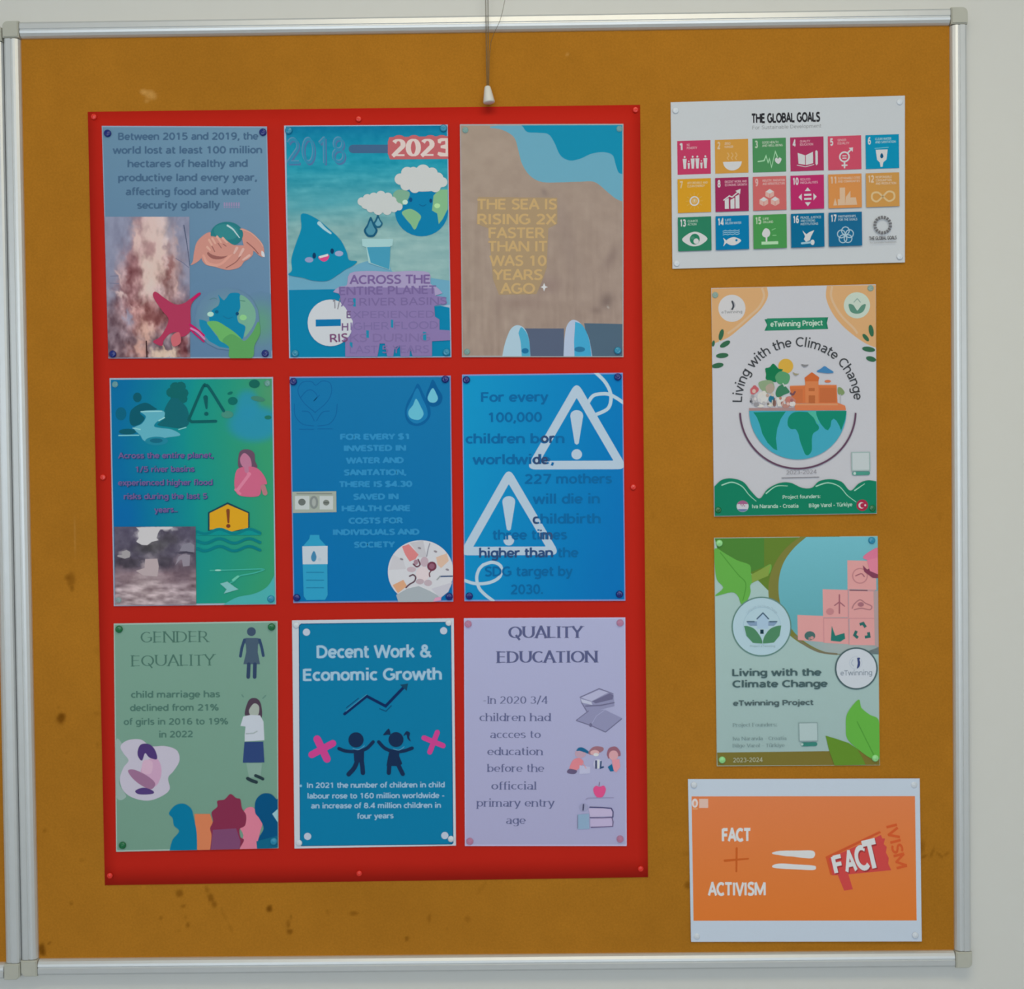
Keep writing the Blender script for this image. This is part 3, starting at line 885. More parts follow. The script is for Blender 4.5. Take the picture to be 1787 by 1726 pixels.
with P.part('printed_background') as A:
    A.grid([(72, 118), (1150, 112), (1168, 1200), (92, 1215)], 110, 110, sea)
    A.poly([(92, 1210), (440, 1205), (600, 1210), (1168, 1330), (1174, 1656), (102, 1662)], (6, 116, 158))
    A.poly(catmull([(92, 1110), (300, 1150), (480, 1070), (640, 1015), (760, 1050), (790, 1090), (900, 1110), (1168, 1150)], False) + [(1170, 1310), (1000, 1330), (600, 1260), (440, 1206), (92, 1212)], (98, 150, 178))
with P.part('old_year') as A:
    for dx, dy, c in ((8, 10, (70, 105, 150)), (-5, -6, (85, 130, 165)), (0, 0, (45, 125, 160))):
        A.text('2018', 82 + dx, 372 + dy, 470 + dx, 366 + dy, 178, c, 0.0)
with P.part('arrow_bar') as A:
    A.line([(520, 268), (770, 268)], 56, (60, 92, 128))
with P.part('new_year_banner') as A:
    for cx in (830, 930, 1040, 1115):
        A.disc(cx, 245, 62, 70, (174, 90, 98))
    A.poly([(765, 190), (1156, 182), (1158, 335), (770, 338), (755, 300), (755, 220)], (174, 90, 98))
    A.text('202', 778, 318, 1068, 316, 116, (222, 204, 204), 0.075, True)
    A.poly([(1088, 205), (1110, 196), (1157, 196), (1157, 318), (1105, 318), (1086, 306), (1092, 288), (1140, 296), (1142, 268), (1108, 262), (1108, 246), (1140, 238), (1138, 214), (1112, 218), (1108, 232), (1090, 228)], (228, 208, 205))
with P.part('globe_drawing') as A:
    A.disc(980, 685, 178, 168, (4, 112, 158))
    A.blob([(830, 540), (900, 560), (880, 620), (840, 650), (805, 620), (790, 570)], (112, 155, 135))
    A.blob([(850, 690), (910, 670), (975, 715), (960, 760), (935, 808), (905, 770), (870, 730)], (118, 165, 128))
    A.poly([(1155, 540), (1100, 540), (1060, 580), (1055, 640), (1050, 680), (1085, 700), (1095, 770), (1120, 740), (1155, 670)], (118, 165, 128))
    A.disc(870, 624, 18, 16, (175, 200, 190)); A.disc(1085, 648, 20, 16, (160, 200, 150))
    A.disc(907, 608, 12, 15, (6, 70, 120)); A.disc(1042, 615, 10, 14, (6, 60, 110)); A.line([(965, 640), (990, 650), (1010, 640)], 4, (6, 80, 130), True)
with P.part('cloud') as A:
    cl = (182, 184, 188)
    A.blob([(810, 470), (870, 420), (985, 390), (1090, 430), (1145, 490), (1070, 545), (940, 550), (860, 510)], cl)
    for x, y, r in ((838, 470, 38), (885, 430, 42), (925, 420, 32), (990, 420, 48), (1050, 430, 38), (1090, 462, 36), (1120, 490, 33), (1072, 522, 36), (1010, 520, 30), (935, 525, 38), (875, 510, 36)): A.disc(x, y, r, r, cl)
with P.part('cloud') as A:
    c2 = (180, 184, 188)
    A.blob([(565, 622), (630, 580), (710, 565), (780, 590), (840, 655), (770, 690), (670, 692), (610, 670)], c2)
    for x, y, r in ((580, 620, 28), (618, 600, 30), (660, 590, 30), (708, 580, 32), (755, 590, 30), (785, 615, 28), (828, 655, 25), (795, 665, 27), (750, 680, 30), (690, 680, 30), (640, 665, 28), (605, 642, 28)): A.disc(x, y, r, r, c2)
with P.part('rain_drops') as A:
    dr = lambda cx, cy, w, h: [(cx, cy - h), (cx + w * .55, cy - h * .2), (cx + w, cy + h * .35), (cx + w * .55, cy + h * .9), (cx, cy + h), (cx - w * .55, cy + h * .9), (cx - w, cy + h * .35), (cx - w * .55, cy - h * .2)]
    A.blob(dr(688, 752, 32, 44), (25, 85, 115)); A.blob(dr(690, 758, 20, 26), (95, 150, 172))
    A.blob(dr(640, 790, 46, 68), (20, 80, 112)); A.blob(dr(640, 796, 32, 48), (70, 130, 155))
with P.part('glass_of_water') as A:
    A.poly([(580, 870), (790, 870), (786, 915), (770, 920), (768, 1078), (625, 1030), (610, 925), (584, 918)], (148, 185, 192))
    A.poly([(615, 925), (772, 922), (765, 1075), (640, 1030)], (62, 138, 170))
with P.part('water_drop_character') as A:
    bl = (8, 122, 160)
    A.blob([(178, 702), (270, 730), (370, 810), (440, 880), (480, 960), (495, 1010), (548, 1020), (520, 1050), (470, 1075), (420, 1110), (350, 1150), (260, 1150), (180, 1130), (90, 1110), (112, 1080), (110, 1000), (140, 900), (175, 800)], bl)
    A.line([(295, 765), (330, 800), (372, 832)], 26, (165, 200, 215), True, w1=12)
    A.disc(228, 1010, 28, 18, (130, 140, 180)); A.disc(428, 968, 28, 18, (140, 150, 185))
    A.disc(262, 982, 12, 20, (10, 50, 90)); A.disc(382, 952, 12, 18, (10, 50, 90))
    A.blob([(292, 988), (358, 976), (355, 1005), (330, 1022), (305, 1012)], (205, 70, 130)); A.poly([(293, 986), (354, 970), (356, 984), (298, 1000)], (230, 230, 235))
with P.part('no_entry_sign') as A:
    A.disc(370, 1432, 152, 156, (184, 188, 198)); A.rect(272, 1410, 440, 1456, (12, 105, 158), -0.02)
with P.part('text_cloud') as A:
    pu = (124, 108, 158); li = (150, 140, 178)
    A.blob([(500, 1100), (620, 1085), (780, 1090), (900, 1085), (1030, 1095), (1040, 1170), (1078, 1190), (1070, 1250), (440, 1240), (430, 1190), (480, 1180)], li, 3)
    A.poly([(430, 1190), (1066, 1200), (1070, 1250), (1140, 1260), (1150, 1300), (1065, 1318), (1070, 1390), (1100, 1410), (1100, 1478), (1170, 1482), (1172, 1548), (1050, 1555), (1050, 1654),
            (920, 1656), (905, 1600), (900, 1656), (840, 1656), (835, 1580), (800, 1600), (790, 1656), (750, 1656), (735, 1570), (700, 1570), (685, 1656), (470, 1658), (470, 1560), (455, 1540), (505, 1520), (520, 1420), (470, 1330), (440, 1300)], pu)
    for x0, y0, w, h in ((522, 1265, 18, 56), (775, 1410, 16, 52), (610, 1480, 18, 50), (990, 1490, 22, 62), (500, 1560, 18, 34)):
        A.rect(x0, y0, x0 + w, y0 + h, (30, 122, 158), 0.2)
with P.part('body_text') as A:
    dk = (108, 88, 140)
    A.text('ACROSS THE', 498, 1172, 1036, 1168, 58, dk, 0.03)
    A.text('ENTIRE PLANET', 428, 1246, 1078, 1236, 54, (108, 92, 142), 0.025)
    A.text('/5 RIVER BASINS', 440, 1318, 1150, 1310, 50, (110, 95, 144), 0.012)
    A.text('XPERIENCED', 520, 1400, 1066, 1396, 46, (114, 100, 149), 0.01)
    A.text('IGHER FLOOD', 505, 1480, 1092, 1470, 50, (114, 101, 150), 0.01)
    A.text('KS DURING', 500, 1560, 1040, 1556, 54, (116, 101, 150), 0.012)
    A.text('LAST 5 YEARS', 500, 1636, 1030, 1632, 50, (114, 100, 150), 0.01)
    A.text('1/', 388, 1336, 440, 1334, 62, (120, 118, 132), 0.01); A.text('E', 478, 1400, 508, 1400, 46, (105, 85, 125), 0.03)
    A.text('H', 446, 1484, 490, 1484, 50, (112, 85, 125), 0.03); A.text('RIS', 368, 1562, 488, 1556, 54, (112, 70, 110), 0.025)

# ================================================================== poster: the sea is rising
C3 = (790, 190, 3.836)
P = Poster('poster', 'sandy brown poster about the rising sea, with blue surf and two shoe tips', C3, [(48, 103), (1143, 100), (1143, 1662), (62, 1662)], PH, M['ink_lam'], sheet_rgb=(150, 150, 155))


def sand(x, y, u, v):
    c = mixc((150, 134, 124), (142, 124, 118), u * .4 + v * .6)
    n = fbm(x / 22 + 5, y / 240 + 4, 41, 4); n2 = fbm(x / 60, y / 60, 42, 3)
    c = c + ((n - .5) * 16 * np.clip(v * 2 - .5, 0, 1) + (n2 - .5) * 12)[:, None]
    return splat(x, y, c, [(1030, 1290, 40, 50, 30, (92, 78, 78), .55), (960, 1350, 30, 20, 0, (100, 85, 85), .4), (1060, 1000, 80, 30, -60, (115, 98, 96), .45), (760, 850, 60, 300, -12, (122, 106, 104), .25),
                           (300, 1350, 20, 90, 0, (118, 100, 96), .35), (615, 560, 30, 20, 60, (105, 92, 92), .4), (650, 1180, 80, 60, 0, (118, 98, 98), .4), (470, 1300, 160, 40, 0, (125, 104, 100), .35), (1040, 1325, 6, 6, 0, (180, 180, 180), .8)])


with P.part('sand_photo') as A:
    A.grid(P.bil([0, 1, 1, 0], [0, 0, 1, 1], 0.006), 90, 120, sand)
with P.part('surf') as A:
    A.poly([(250, 118)] + catmull([(250, 128), (330, 140), (410, 190), (440, 280), (465, 370), (520, 450), (600, 490), (720, 492), (850, 488), (950, 490), (1040, 560), (1090, 600), (1136, 620)], False) + [(1136, 110), (300, 112)], (96, 150, 175))
    A.poly([(460, 110)] + catmull([(470, 120), (500, 155), (570, 160), (640, 170), (680, 225), (720, 310), (780, 345), (850, 335), (930, 300), (1010, 290), (1070, 310), (1090, 370), (1110, 425), (1136, 436)], False) + [(1136, 108)], (14, 124, 160))
with P.part('shadow_band') as A:
    A.poly([(480, 1470), (745, 1470), (745, 1656), (500, 1656)], (78, 88, 112))
with P.part('shadow_band') as A:
    A.poly([(880, 1435), (1136, 1440), (1136, 1656), (920, 1656)], (72, 92, 112))
with P.part('shoe_tip') as A:
    A.poly(catmull([(332, 1656), (350, 1570), (385, 1480), (430, 1448), (480, 1470), (510, 1540), (520, 1656)], False), (160, 185, 205))
    A.poly(catmull([(440, 1500), (460, 1462), (500, 1510), (515, 1580), (518, 1656)], False) + [(462, 1656), (455, 1560)], (70, 150, 185))
    A.disc(485, 1620, 24, 18, (30, 100, 145))
with P.part('shoe_tip') as A:
    A.poly(catmull([(742, 1656), (748, 1540), (765, 1450), (805, 1412), (860, 1440), (910, 1530), (934, 1656)], False), (165, 178, 205))
    A.poly(catmull([(820, 1425), (870, 1450), (912, 1540), (930, 1656)], False) + [(815, 1656), (812, 1560)], (60, 148, 190))
    A.disc(850, 1610, 36, 18, (40, 105, 145))
with P.part('body_text') as A:
    A.poly([(170, 590), (700, 595), (700, 770), (640, 800), (630, 1060), (600, 1150), (560, 1240), (310, 1245), (270, 1140), (240, 800), (160, 770)], (152, 130, 104))
    for t, x0, x1, y in (('THE SEA IS', 165, 698, 672), ('RISING 2X', 165, 695, 772), ('FASTER', 240, 618, 864), ('THAN IT', 238, 632, 954), ('WAS 10', 245, 628, 1050), ('YEARS', 268, 602, 1144), ('AGO', 318, 552, 1236)):
        A.text(t, x0, y, x1, y, 68, (176, 148, 106), 0.03)
    A.poly([(612, 1165), (620, 1186), (638, 1193), (620, 1200), (612, 1222), (604, 1200), (588, 1193), (604, 1186)], (215, 215, 222))

# ================================================================== poster: river flood
C4 = (170, 640, 4.015)
P = Poster('poster', 'blue-green poster about river floods, with a warning triangle and a flooded house', C4, [(85, 80), (1230, 72), (1252, 1665), (115, 1678)], PH, M['ink_lam'], sheet_rgb=(150, 160, 180))
with P.part('printed_background') as A:
    def g4(x, y, u, v):
        t = u + 0.25 * (v - .5) * (v > .5) + 0.06 * np.sin(v * 6)
        c = mixc((8, 100, 150), (18, 132, 132), (t - .1) / .45)
        c = c + (np.array((50, 140, 104.)) - c) * np.clip((t - .5) / .5, 0, 1)[:, None]
        return splat(x, y, c, [(1250, 160, 160, 170, 0, (85, 135, 100), .6), (1100, 400, 190, 130, 0, (38, 130, 162), .95, 8), (1050, 270, 85, 110, 0, (38, 130, 162), .9, 6), (150, 1050, 160, 160, 0, (4, 92, 158), .7)])
    A.grid(P.bil([0, 1, 1, 0], [0, 0, 1, 1], 0.007), 60, 80, g4)
with P.part('waterfall_drawing') as A:
    d1, d2 = (12, 82, 100), (18, 92, 104)
    A.disc(280, 215, 30, 34, d1); A.disc(165, 330, 38, 46, (12, 90, 118))
    for x, y, r in ((515, 180, 34), (545, 145, 38), (585, 140, 36), (605, 185, 34), (600, 225, 32), (550, 205, 40)): A.disc(x, y, r, r, (16, 92, 96), n=9)
    A.line([(560, 230), (545, 300)], 20, d2)
    A.blob([(240, 300), (330, 252), (400, 285), (410, 302), (300, 320), (330, 360), (300, 400), (250, 415), (225, 380)], d1)
    A.blob([(470, 300), (520, 220), (580, 240), (632, 300), (640, 400), (580, 430), (480, 420), (420, 405), (470, 360)], d2)
    A.blob([(310, 312), (455, 308), (468, 350), (430, 375), (400, 420), (520, 440), (580, 480), (470, 500), (420, 540), (330, 520), (300, 480), (255, 430), (310, 400), (340, 350)], (88, 160, 180))
    A.line([(305, 315), (450, 312)], 8, (140, 195, 205)); A.line([(250, 430), (300, 440)], 8, (140, 200, 210)); A.line([(150, 482), (290, 480)], 8, (110, 180, 195)); A.line([(430, 378), (470, 356)], 8, (150, 205, 210))
    A.line([(570, 440), (620, 425)], 7, (120, 185, 190)); A.disc(210, 455, 60, 20, d1); A.disc(415, 520, 80, 30, (30, 120, 145)); A.disc(412, 518, 45, 16, (20, 95, 120))
with P.part('leaf_drawing') as A:
    for cx, cy, rx, ry, ro, c in ((948, 240, 34, 28, 0, (14, 96, 92)), (1100, 120, 38, 30, 0, (20, 92, 84)), (930, 185, 20, 10, -20, (16, 98, 92)), (1125, 225, 50, 18, 10, (60, 118, 104)), (1195, 355, 24, 14, 0, (30, 105, 92)), (910, 335, 42, 26, 0, (64, 128, 116)), (1190, 112, 26, 12, 10, (70, 128, 104))):
        A.disc(cx, cy, rx, ry, c, ro)
with P.part('warning_triangle') as A:
    A.line([(640, 370), (735, 150), (760, 133), (785, 150), (885, 310)], 20, (14, 84, 88), True, n=4); A.line([(640, 370), (660, 386), (830, 382)], 20, (14, 84, 88))
    A.line([(758, 215), (764, 290)], 32, (14, 84, 88), w1=14); A.disc(763, 330, 15, 14, (14, 84, 88))
with P.part('body_text') as A:
    for t, x0, x1, y in (('Across the entire planet,', 145, 812, 642), ('1/5 river basins', 268, 680, 738), ('experienced higher flood', 145, 806, 832), ('risks during the last 5', 185, 770, 928), ('years..', 400, 560, 1022)):
        A.text(t, x0 + 5, y + 4, x1 + 5, y, 40, (24, 70, 112), 0.05); A.text(t, x0, y, x1, y - 4, 38, (106, 84, 136), 0.02)
with P.part('girl_drawing') as A:
    A.blob([(990, 620), (1010, 585), (1060, 580), (1098, 605), (1105, 660), (1120, 705), (1060, 710), (990, 705)], (96, 70, 92))
    A.blob([(1000, 640), (1030, 605), (1070, 640), (1080, 700), (1050, 720), (1010, 690)], (172, 110, 140))
    A.blob([(985, 715), (1060, 700), (1120, 712), (1165, 760), (1188, 820), (1150, 830), (1130, 905), (1005, 905), (965, 860), (962, 780)], (186, 92, 124))
    A.line([(1042, 690), (1046, 730)], 30, (172, 110, 140)); A.line([(968, 862), (1000, 890)], 18, (196, 112, 142)); A.line([(985, 860), (1060, 760)], 22, (205, 122, 152)); A.disc(1062, 752, 15, 13, (205, 122, 152)); A.line([(1160, 840), (1175, 885)], 34, (165, 110, 120))
with P.part('flooded_house') as A:
    A.poly([(775, 1020), (912, 950), (1065, 1020), (1065, 1150), (775, 1150)], (24, 60, 74))
    A.poly([(786, 1026), (912, 964), (1056, 1026), (1056, 1130), (1000, 1140), (920, 1160), (850, 1135), (786, 1142)], (206, 152, 34))
    A.line([(915, 1008), (918, 1090)], 26, (118, 62, 34), w1=14); A.disc(917, 1116, 15, 14, (110, 55, 34))
    for k, y in enumerate((1155, 1208, 1262)):
        pts = [(x, y + 16 * math.sin((x - 700) / 33.0) + (12 if k else 0)) for x in range(700, 1145, 8)]
        if k == 0:
            A.poly([(700, 1140)] + [(x, 1142 + 14 * math.sin((x - 700) / 33.0)) for x in range(700, 1145, 8)] + [(1145, 1180), (700, 1180)], (14, 132, 134))
        A.line(pts, 19, (10, 112, 122))
with P.part('river_drawing') as A:
    A.line([(790, 1428), (870, 1426), (1000, 1422), (1165, 1418), (1100, 1445), (1000, 1465), (960, 1500), (930, 1515)], 9, (60, 160, 146), True); A.disc(845, 1426, 22, 6, (150, 205, 195))
    A.poly([(860, 1520), (910, 1505), (965, 1545), (988, 1560), (885, 1590), (905, 1560)], (118, 175, 178)); A.line([(950, 1495), (985, 1470)], 16, (96, 180, 160))
    A.poly(catmull([(880, 1668), (980, 1615), (1100, 1590), (1190, 1540), (1240, 1460)], False) + [(1246, 1660)], (70, 158, 162))


def flood(x, y, u, v):
    n = fbm(x / 75 + 8, y / 24 + 3, 51, 3); n2 = fbm(x / 40, y / 40, 52, 3)
    x0, y0 = x, y
    x = x + (fbm(x / 22, y / 22, 53, 3) - .5) * 52; y = y + (fbm(x / 22 + 9, y / 20, 54, 3) - .5) * 44
    c = mixc((84, 78, 98), (78, 72, 88), v * 2)
    c = c + (mixc((120, 98, 108), (150, 134, 142), (v - .5) * 2) - c) * np.clip((v - .48) * 8, 0, 1)[:, None]
    c = splat(x, y, c, [(350, 1170, 80, 70, 0, (188, 182, 190), .95, 5), (440, 1128, 120, 16, 0, (185, 180, 188), .9, 4), (190, 1310, 36, 26, 0, (150, 142, 150), .9, 3), (625, 1260, 55, 45, 0, (128, 122, 138), .85, 3),
                        (600, 1350, 55, 50, 0, (140, 132, 146), .8, 3), (605, 1300, 55, 9, 0, (60, 56, 72), .9), (370, 1400, 55, 60, 0, (172, 156, 162), .9, 3), (380, 1330, 60, 20, 0, (125, 118, 128), .7), (210, 1370, 110, 40, 0, (58, 52, 62), .8, 4), (500, 1200, 70, 60, 0, (72, 68, 76), .7, 3), (440, 1290, 50, 25, -30, (115, 108, 118), .6), (470, 1370, 60, 45, 0, (62, 56, 66), .7, 3), (350, 1270, 90, 40, 0, (70, 68, 70), .7, 3), (330, 1500, 120, 60, 0, (172, 155, 160), .6, 3),
                        (600, 1420, 80, 90, 0, (105, 88, 100), .8, 3), (330, 1600, 190, 70, 0, (165, 146, 150), .5, 3), (150, 1420, 50, 30, 0, (120, 102, 112), .5), (420, 1240, 60, 40, 0, (76, 74, 76), .6)])
    return c + ((n - .5) * 130 * np.clip((v - .55) * 4, 0, 1) + (n2 - .5) * 34)[:, None]


with P.part('flood_photo') as A:
    A.grid([(118, 1122), (688, 1120), (692, 1668), (124, 1672)], 110, 110, flood)
    A.poly([(272, 1126), (530, 1124), (500, 1140), (440, 1140), (425, 1165), (415, 1200), (428, 1215), (380, 1228), (350, 1250), (310, 1248), (272, 1226), (290, 1200), (282, 1170), (295, 1150)], (186, 182, 188))
    A.poly([(172, 1296), (205, 1284), (230, 1300), (226, 1335), (192, 1345), (140, 1330), (142, 1320), (175, 1318)], (150, 144, 150))
    A.poly([(575, 1290), (600, 1245), (650, 1232), (680, 1250), (678, 1300)], (124, 120, 136)); A.poly([(545, 1390), (570, 1330), (600, 1314), (650, 1318), (646, 1395), (600, 1400), (592, 1350), (580, 1352)], (134, 126, 140)); A.line([(575, 1306), (620, 1298), (668, 1306)], 10, (62, 58, 74))
    A.poly([(335, 1348), (420, 1345), (430, 1400), (420, 1470), (320, 1462), (270, 1430), (330, 1410)], (168, 152, 158))


# ================================================================== poster: water and sanitation
C5 = (490, 640, 4.0127)
P = Poster('poster', 'plain blue poster about money invested in water, with a bottle and a dollar note', C5, [(62, 70), (1190, 62), (1208, 1645), (88, 1655)], PH, M['ink_lam'], sheet_rgb=(120, 130, 175))
with P.part('printed_background') as A:
    A.grid(P.bil([0, 1, 1, 0], [0, 0, 1, 1], 0.006), 10, 14, lambda x, y, u, v: mixc((20, 106, 158), (6, 100, 160), v + 0 * u))
with P.part('heart_in_hands_outline') as A:
    fc = (14, 88, 146)
    A.line([(240, 320), (160, 250), (120, 170), (150, 110), (215, 105), (245, 130), (290, 100), (345, 115), (355, 180), (320, 250), (240, 320)], 5, fc, True)
    A.line([(140, 215), (180, 170), (220, 165), (255, 205), (230, 240), (270, 200)], 5, fc, True)
    A.line([(95, 260), (100, 340), (150, 400), (230, 415)], 5, fc, True); A.line([(150, 310), (200, 320), (235, 380)], 5, fc, True)
    A.line([(395, 260), (385, 340), (340, 400), (260, 415)], 5, fc, True); A.line([(340, 310), (290, 320), (250, 380)], 5, fc, True)
    A.line([(130, 438), (230, 438)], 5, fc); A.line([(260, 435), (360, 435)], 5, fc)
with P.part('water_drops') as A:
    A.blob([(960, 118), (1000, 190), (1040, 270), (1048, 340), (1010, 395), (955, 415), (895, 395), (868, 330), (885, 250), (925, 180)], (6, 88, 145))
    A.blob([(955, 150), (990, 220), (1025, 300), (1020, 360), (955, 398), (900, 370), (882, 310), (915, 230)], (24, 112, 165))
    A.blob([(948, 225), (980, 280), (1000, 330), (975, 368), (935, 370), (900, 350), (895, 310), (925, 270)], (92, 170, 196))
    A.blob([(1065, 90), (1100, 150), (1132, 210), (1115, 262), (1065, 280), (1025, 255), (1018, 200), (1040, 140)], (6, 84, 140))
    A.blob([(1065, 150), (1090, 190), (1100, 225), (1080, 250), (1045, 248), (1028, 222), (1040, 185)], (100, 175, 200))
with P.part('body_text') as A:
    for t, x0, x1, y in (('FOR EVERY $1', 415, 898, 510), ('INVESTED IN', 442, 878, 590), ('WATER AND', 455, 862, 676), ('SANITATION,', 442, 880, 760), ('THERE IS $4.30', 410, 922, 842), ('SAVED IN', 508, 826, 930), ('HEALTH CARE', 426, 905, 1012),
                         ('COSTS FOR', 474, 858, 1098), ('INDIVIDUALS AND', 365, 972, 1178), ('SOCIETY', 512, 802, 1266)):
        A.text(t, x0, y, x1, y - 3, 38, (44, 128, 180), 0.065)
with P.part('dollar_note') as A:
    A.poly([(78, 876), (388, 872), (390, 1018), (84, 1024)], (148, 156, 150)); A.rect(100, 905, 200, 1000, (176, 182, 186)); A.rect(272, 905, 366, 1000, (176, 182, 186))
    A.disc(232, 950, 30, 46, (120, 126, 128)); A.disc(232, 950, 14, 30, (150, 156, 156)); A.disc(148, 948, 26, 24, (96, 102, 102)); A.disc(318, 952, 22, 20, (110, 116, 114)); A.rect(110, 885, 360, 893, (118, 124, 120)); A.rect(300, 949, 340, 956, (80, 86, 84))
with P.part('water_bottle') as A:
    wb = (44, 142, 182)
    A.poly([(205, 1178), (270, 1178), (272, 1205), (325, 1262), (328, 1600), (310, 1632), (180, 1634), (160, 1605), (150, 1262), (200, 1205)], wb)
    A.poly([(150, 1258), (328, 1255), (328, 1382), (154, 1384)], (182, 192, 206)); A.blob([(232, 1290), (250, 1330), (240, 1362), (220, 1360), (212, 1330)], (60, 120, 160)); A.disc(272, 1350, 12, 12, (165, 180, 196))
    for y in (1440, 1495, 1548): A.line([(180, y), (300, y)], 6, (30, 112, 155))
with P.part('hands_circle', (660, 935, 12.764)) as A:
    g = (192, 192, 202)
    A.disc(945, 800, 730, 700, g, n=64)
    A.poly([(450, 1480), (1230, 1480), (1420, 1380), (1150, 1230), (900, 1120), (640, 1180), (400, 1320)], (150, 158, 168))
    A.poly([(700, 160), (1000, 100), (1080, 480), (900, 480), (800, 280)], (176, 174, 184)); A.poly([(240, 760), (330, 420), (560, 540), (620, 740)], (182, 180, 190)); A.poly([(1180, 1180), (1650, 1040), (1560, 1250), (1380, 1390)], (178, 176, 190))
    A.poly([(530, 240), (680, 185), (900, 420), (830, 520), (700, 575), (600, 420)], (196, 118, 122)); A.poly([(1290, 480), (1530, 390), (1570, 560), (1400, 720), (1320, 640)], (196, 166, 150))
    A.poly([(320, 1100), (560, 980), (640, 1120), (440, 1280)], (196, 148, 118))
    A.disc(990, 850, 150, 165, (202, 188, 196)); A.disc(1030, 580, 90, 110, (172, 152, 166)); A.disc(740, 750, 100, 60, (176, 158, 170)); A.disc(930, 1020, 90, 60, (168, 150, 162)); A.disc(1110, 1050, 90, 70, (170, 154, 166))
    A.disc(1195, 680, 105, 105, (104, 52, 72)); A.disc(1195, 680, 62, 62, (132, 86, 108)); A.line([(1180, 780), (1140, 840), (1150, 910)], 26, (98, 58, 74), True)
    A.line([(890, 530), (930, 640), (860, 690), (780, 630)], 32, (98, 60, 78), True); A.disc(840, 590, 50, 60, (150, 120, 136))
    A.line([(700, 900), (780, 870), (835, 930), (800, 1020), (700, 1080), (620, 1155)], 32, (88, 64, 78), True)
    A.line([(1150, 170), (1110, 300), (1080, 460)], 22, (136, 134, 150)); A.line([(1370, 905), (1650, 900)], 28, (54, 74, 112)); A.line([(1310, 980), (1380, 900)], 26, (140, 144, 150))
    for x, y in ((920, 275), (1275, 350), (520, 520), (1540, 755)): A.disc(x, y, 40, 22, (130, 122, 134), 20)
    A.poly([(1215, 1470), (1270, 1380), (1400, 1360), (1400, 1440)], (196, 140, 172))

# ================================================================== poster: mothers and childbirth
C6 = (795, 640, 4.015)
P = Poster('poster', 'blue poster about 227 mothers dying in childbirth, with two white warning triangles', C6, [(45, 55), (1172, 42), (1190, 1640), (62, 1643)], PH, M['ink_lam'], sheet_rgb=(115, 125, 175), gain=1.12)
with P.part('printed_background') as A:
    A.grid(P.bil([0, 1, 1, 0], [0, 0, 1, 1], 0.006), 24, 30, lambda x, y, u, v: mixc((16, 128, 176), (6, 98, 162), (u * .8 + v * .3)))
wt = (160, 178, 206)
with P.part('white_swirl') as A:
    A.line([(970, 30), (1050, 110), (1088, 200), (1070, 290), (985, 335)], 24, (175, 195, 222), True, cap=False); A.line([(930, 250), (970, 200), (1060, 190), (1120, 215), (1182, 256)], 24, (175, 195, 222), True, cap=False)
with P.part('white_swirl') as A:
    A.line([(60, 1496), (140, 1520), (240, 1512), (310, 1470), (318, 1400), (260, 1370), (190, 1390)], 22, (175, 195, 222), True, cap=False); A.line([(200, 1384), (165, 1420), (148, 1480), (165, 1550), (210, 1600), (270, 1645)], 22, (175, 195, 222), True, cap=False)


def warn(ax, ay, lx, ly, rx, ry, y0):
    with P.part('warning_triangle') as A:
        tri_frame(A, [(ax, ay - 82), (rx + 72, ry + 32), (lx - 72, ly + 32)], [(ax, ay + 38), (rx - 30, ry - 28), (lx + 32, ly - 28)], wt, 74)
        A.poly([(ax - 45, y0 + 45)] + [(ax + 45 * math.cos(a), y0 + 40 - 38 * math.sin(a)) for a in [math.pi - k * math.pi / 10 for k in range(1, 10)]] + [(ax + 45, y0 + 45), (ax + 14, y0 + 235), (ax, y0 + 245), (ax - 14, y0 + 235)], wt)
        A.disc(ax, y0 + 312, 37, 36, wt)


warn(849, 180, 562, 688, 1136, 686, 302)
warn(373, 784, 92, 1290, 662, 1288, 905)
with P.part('body_text') as A:
    tc = (10, 88, 142)
    L = (('For every', 178, 652, 246), ('100,000', 232, 606, 388), ('children born', 70, 764, 538), ('worldwide,', 118, 690, 684), ('227 mothers', 482, 1096, 820), ('will die in', 540, 1012, 960), ('childbirth', 540, 1018, 1100),
         ('three times', 262, 782, 1212), ('higher than the', 165, 862, 1338), ('SDG target by', 205, 822, 1468), ('2030.', 386, 612, 1594))
    for t, x0, x1, y in L: A.text(t, x0, y, x1, y - 3, 66, tc, 0.03)
    dk = (44, 62, 98)
    A.text('o', 600, 530, 650, 530, 62, dk, 0.03); A.text('r', 660, 530, 690, 530, 62, dk, 0.03); A.text('d', 545, 682, 592, 682, 66, dk, 0.03); A.text('e', 600, 682, 648, 682, 66, dk, 0.03); A.text('c', 540, 1100, 578, 1100, 66, dk, 0.03)
    A.text('higher than', 165, 1337, 684, 1334, 64, (40, 66, 108), 0.028); A.text('im', 592, 1211, 680, 1210, 64, (46, 70, 110), 0.03)

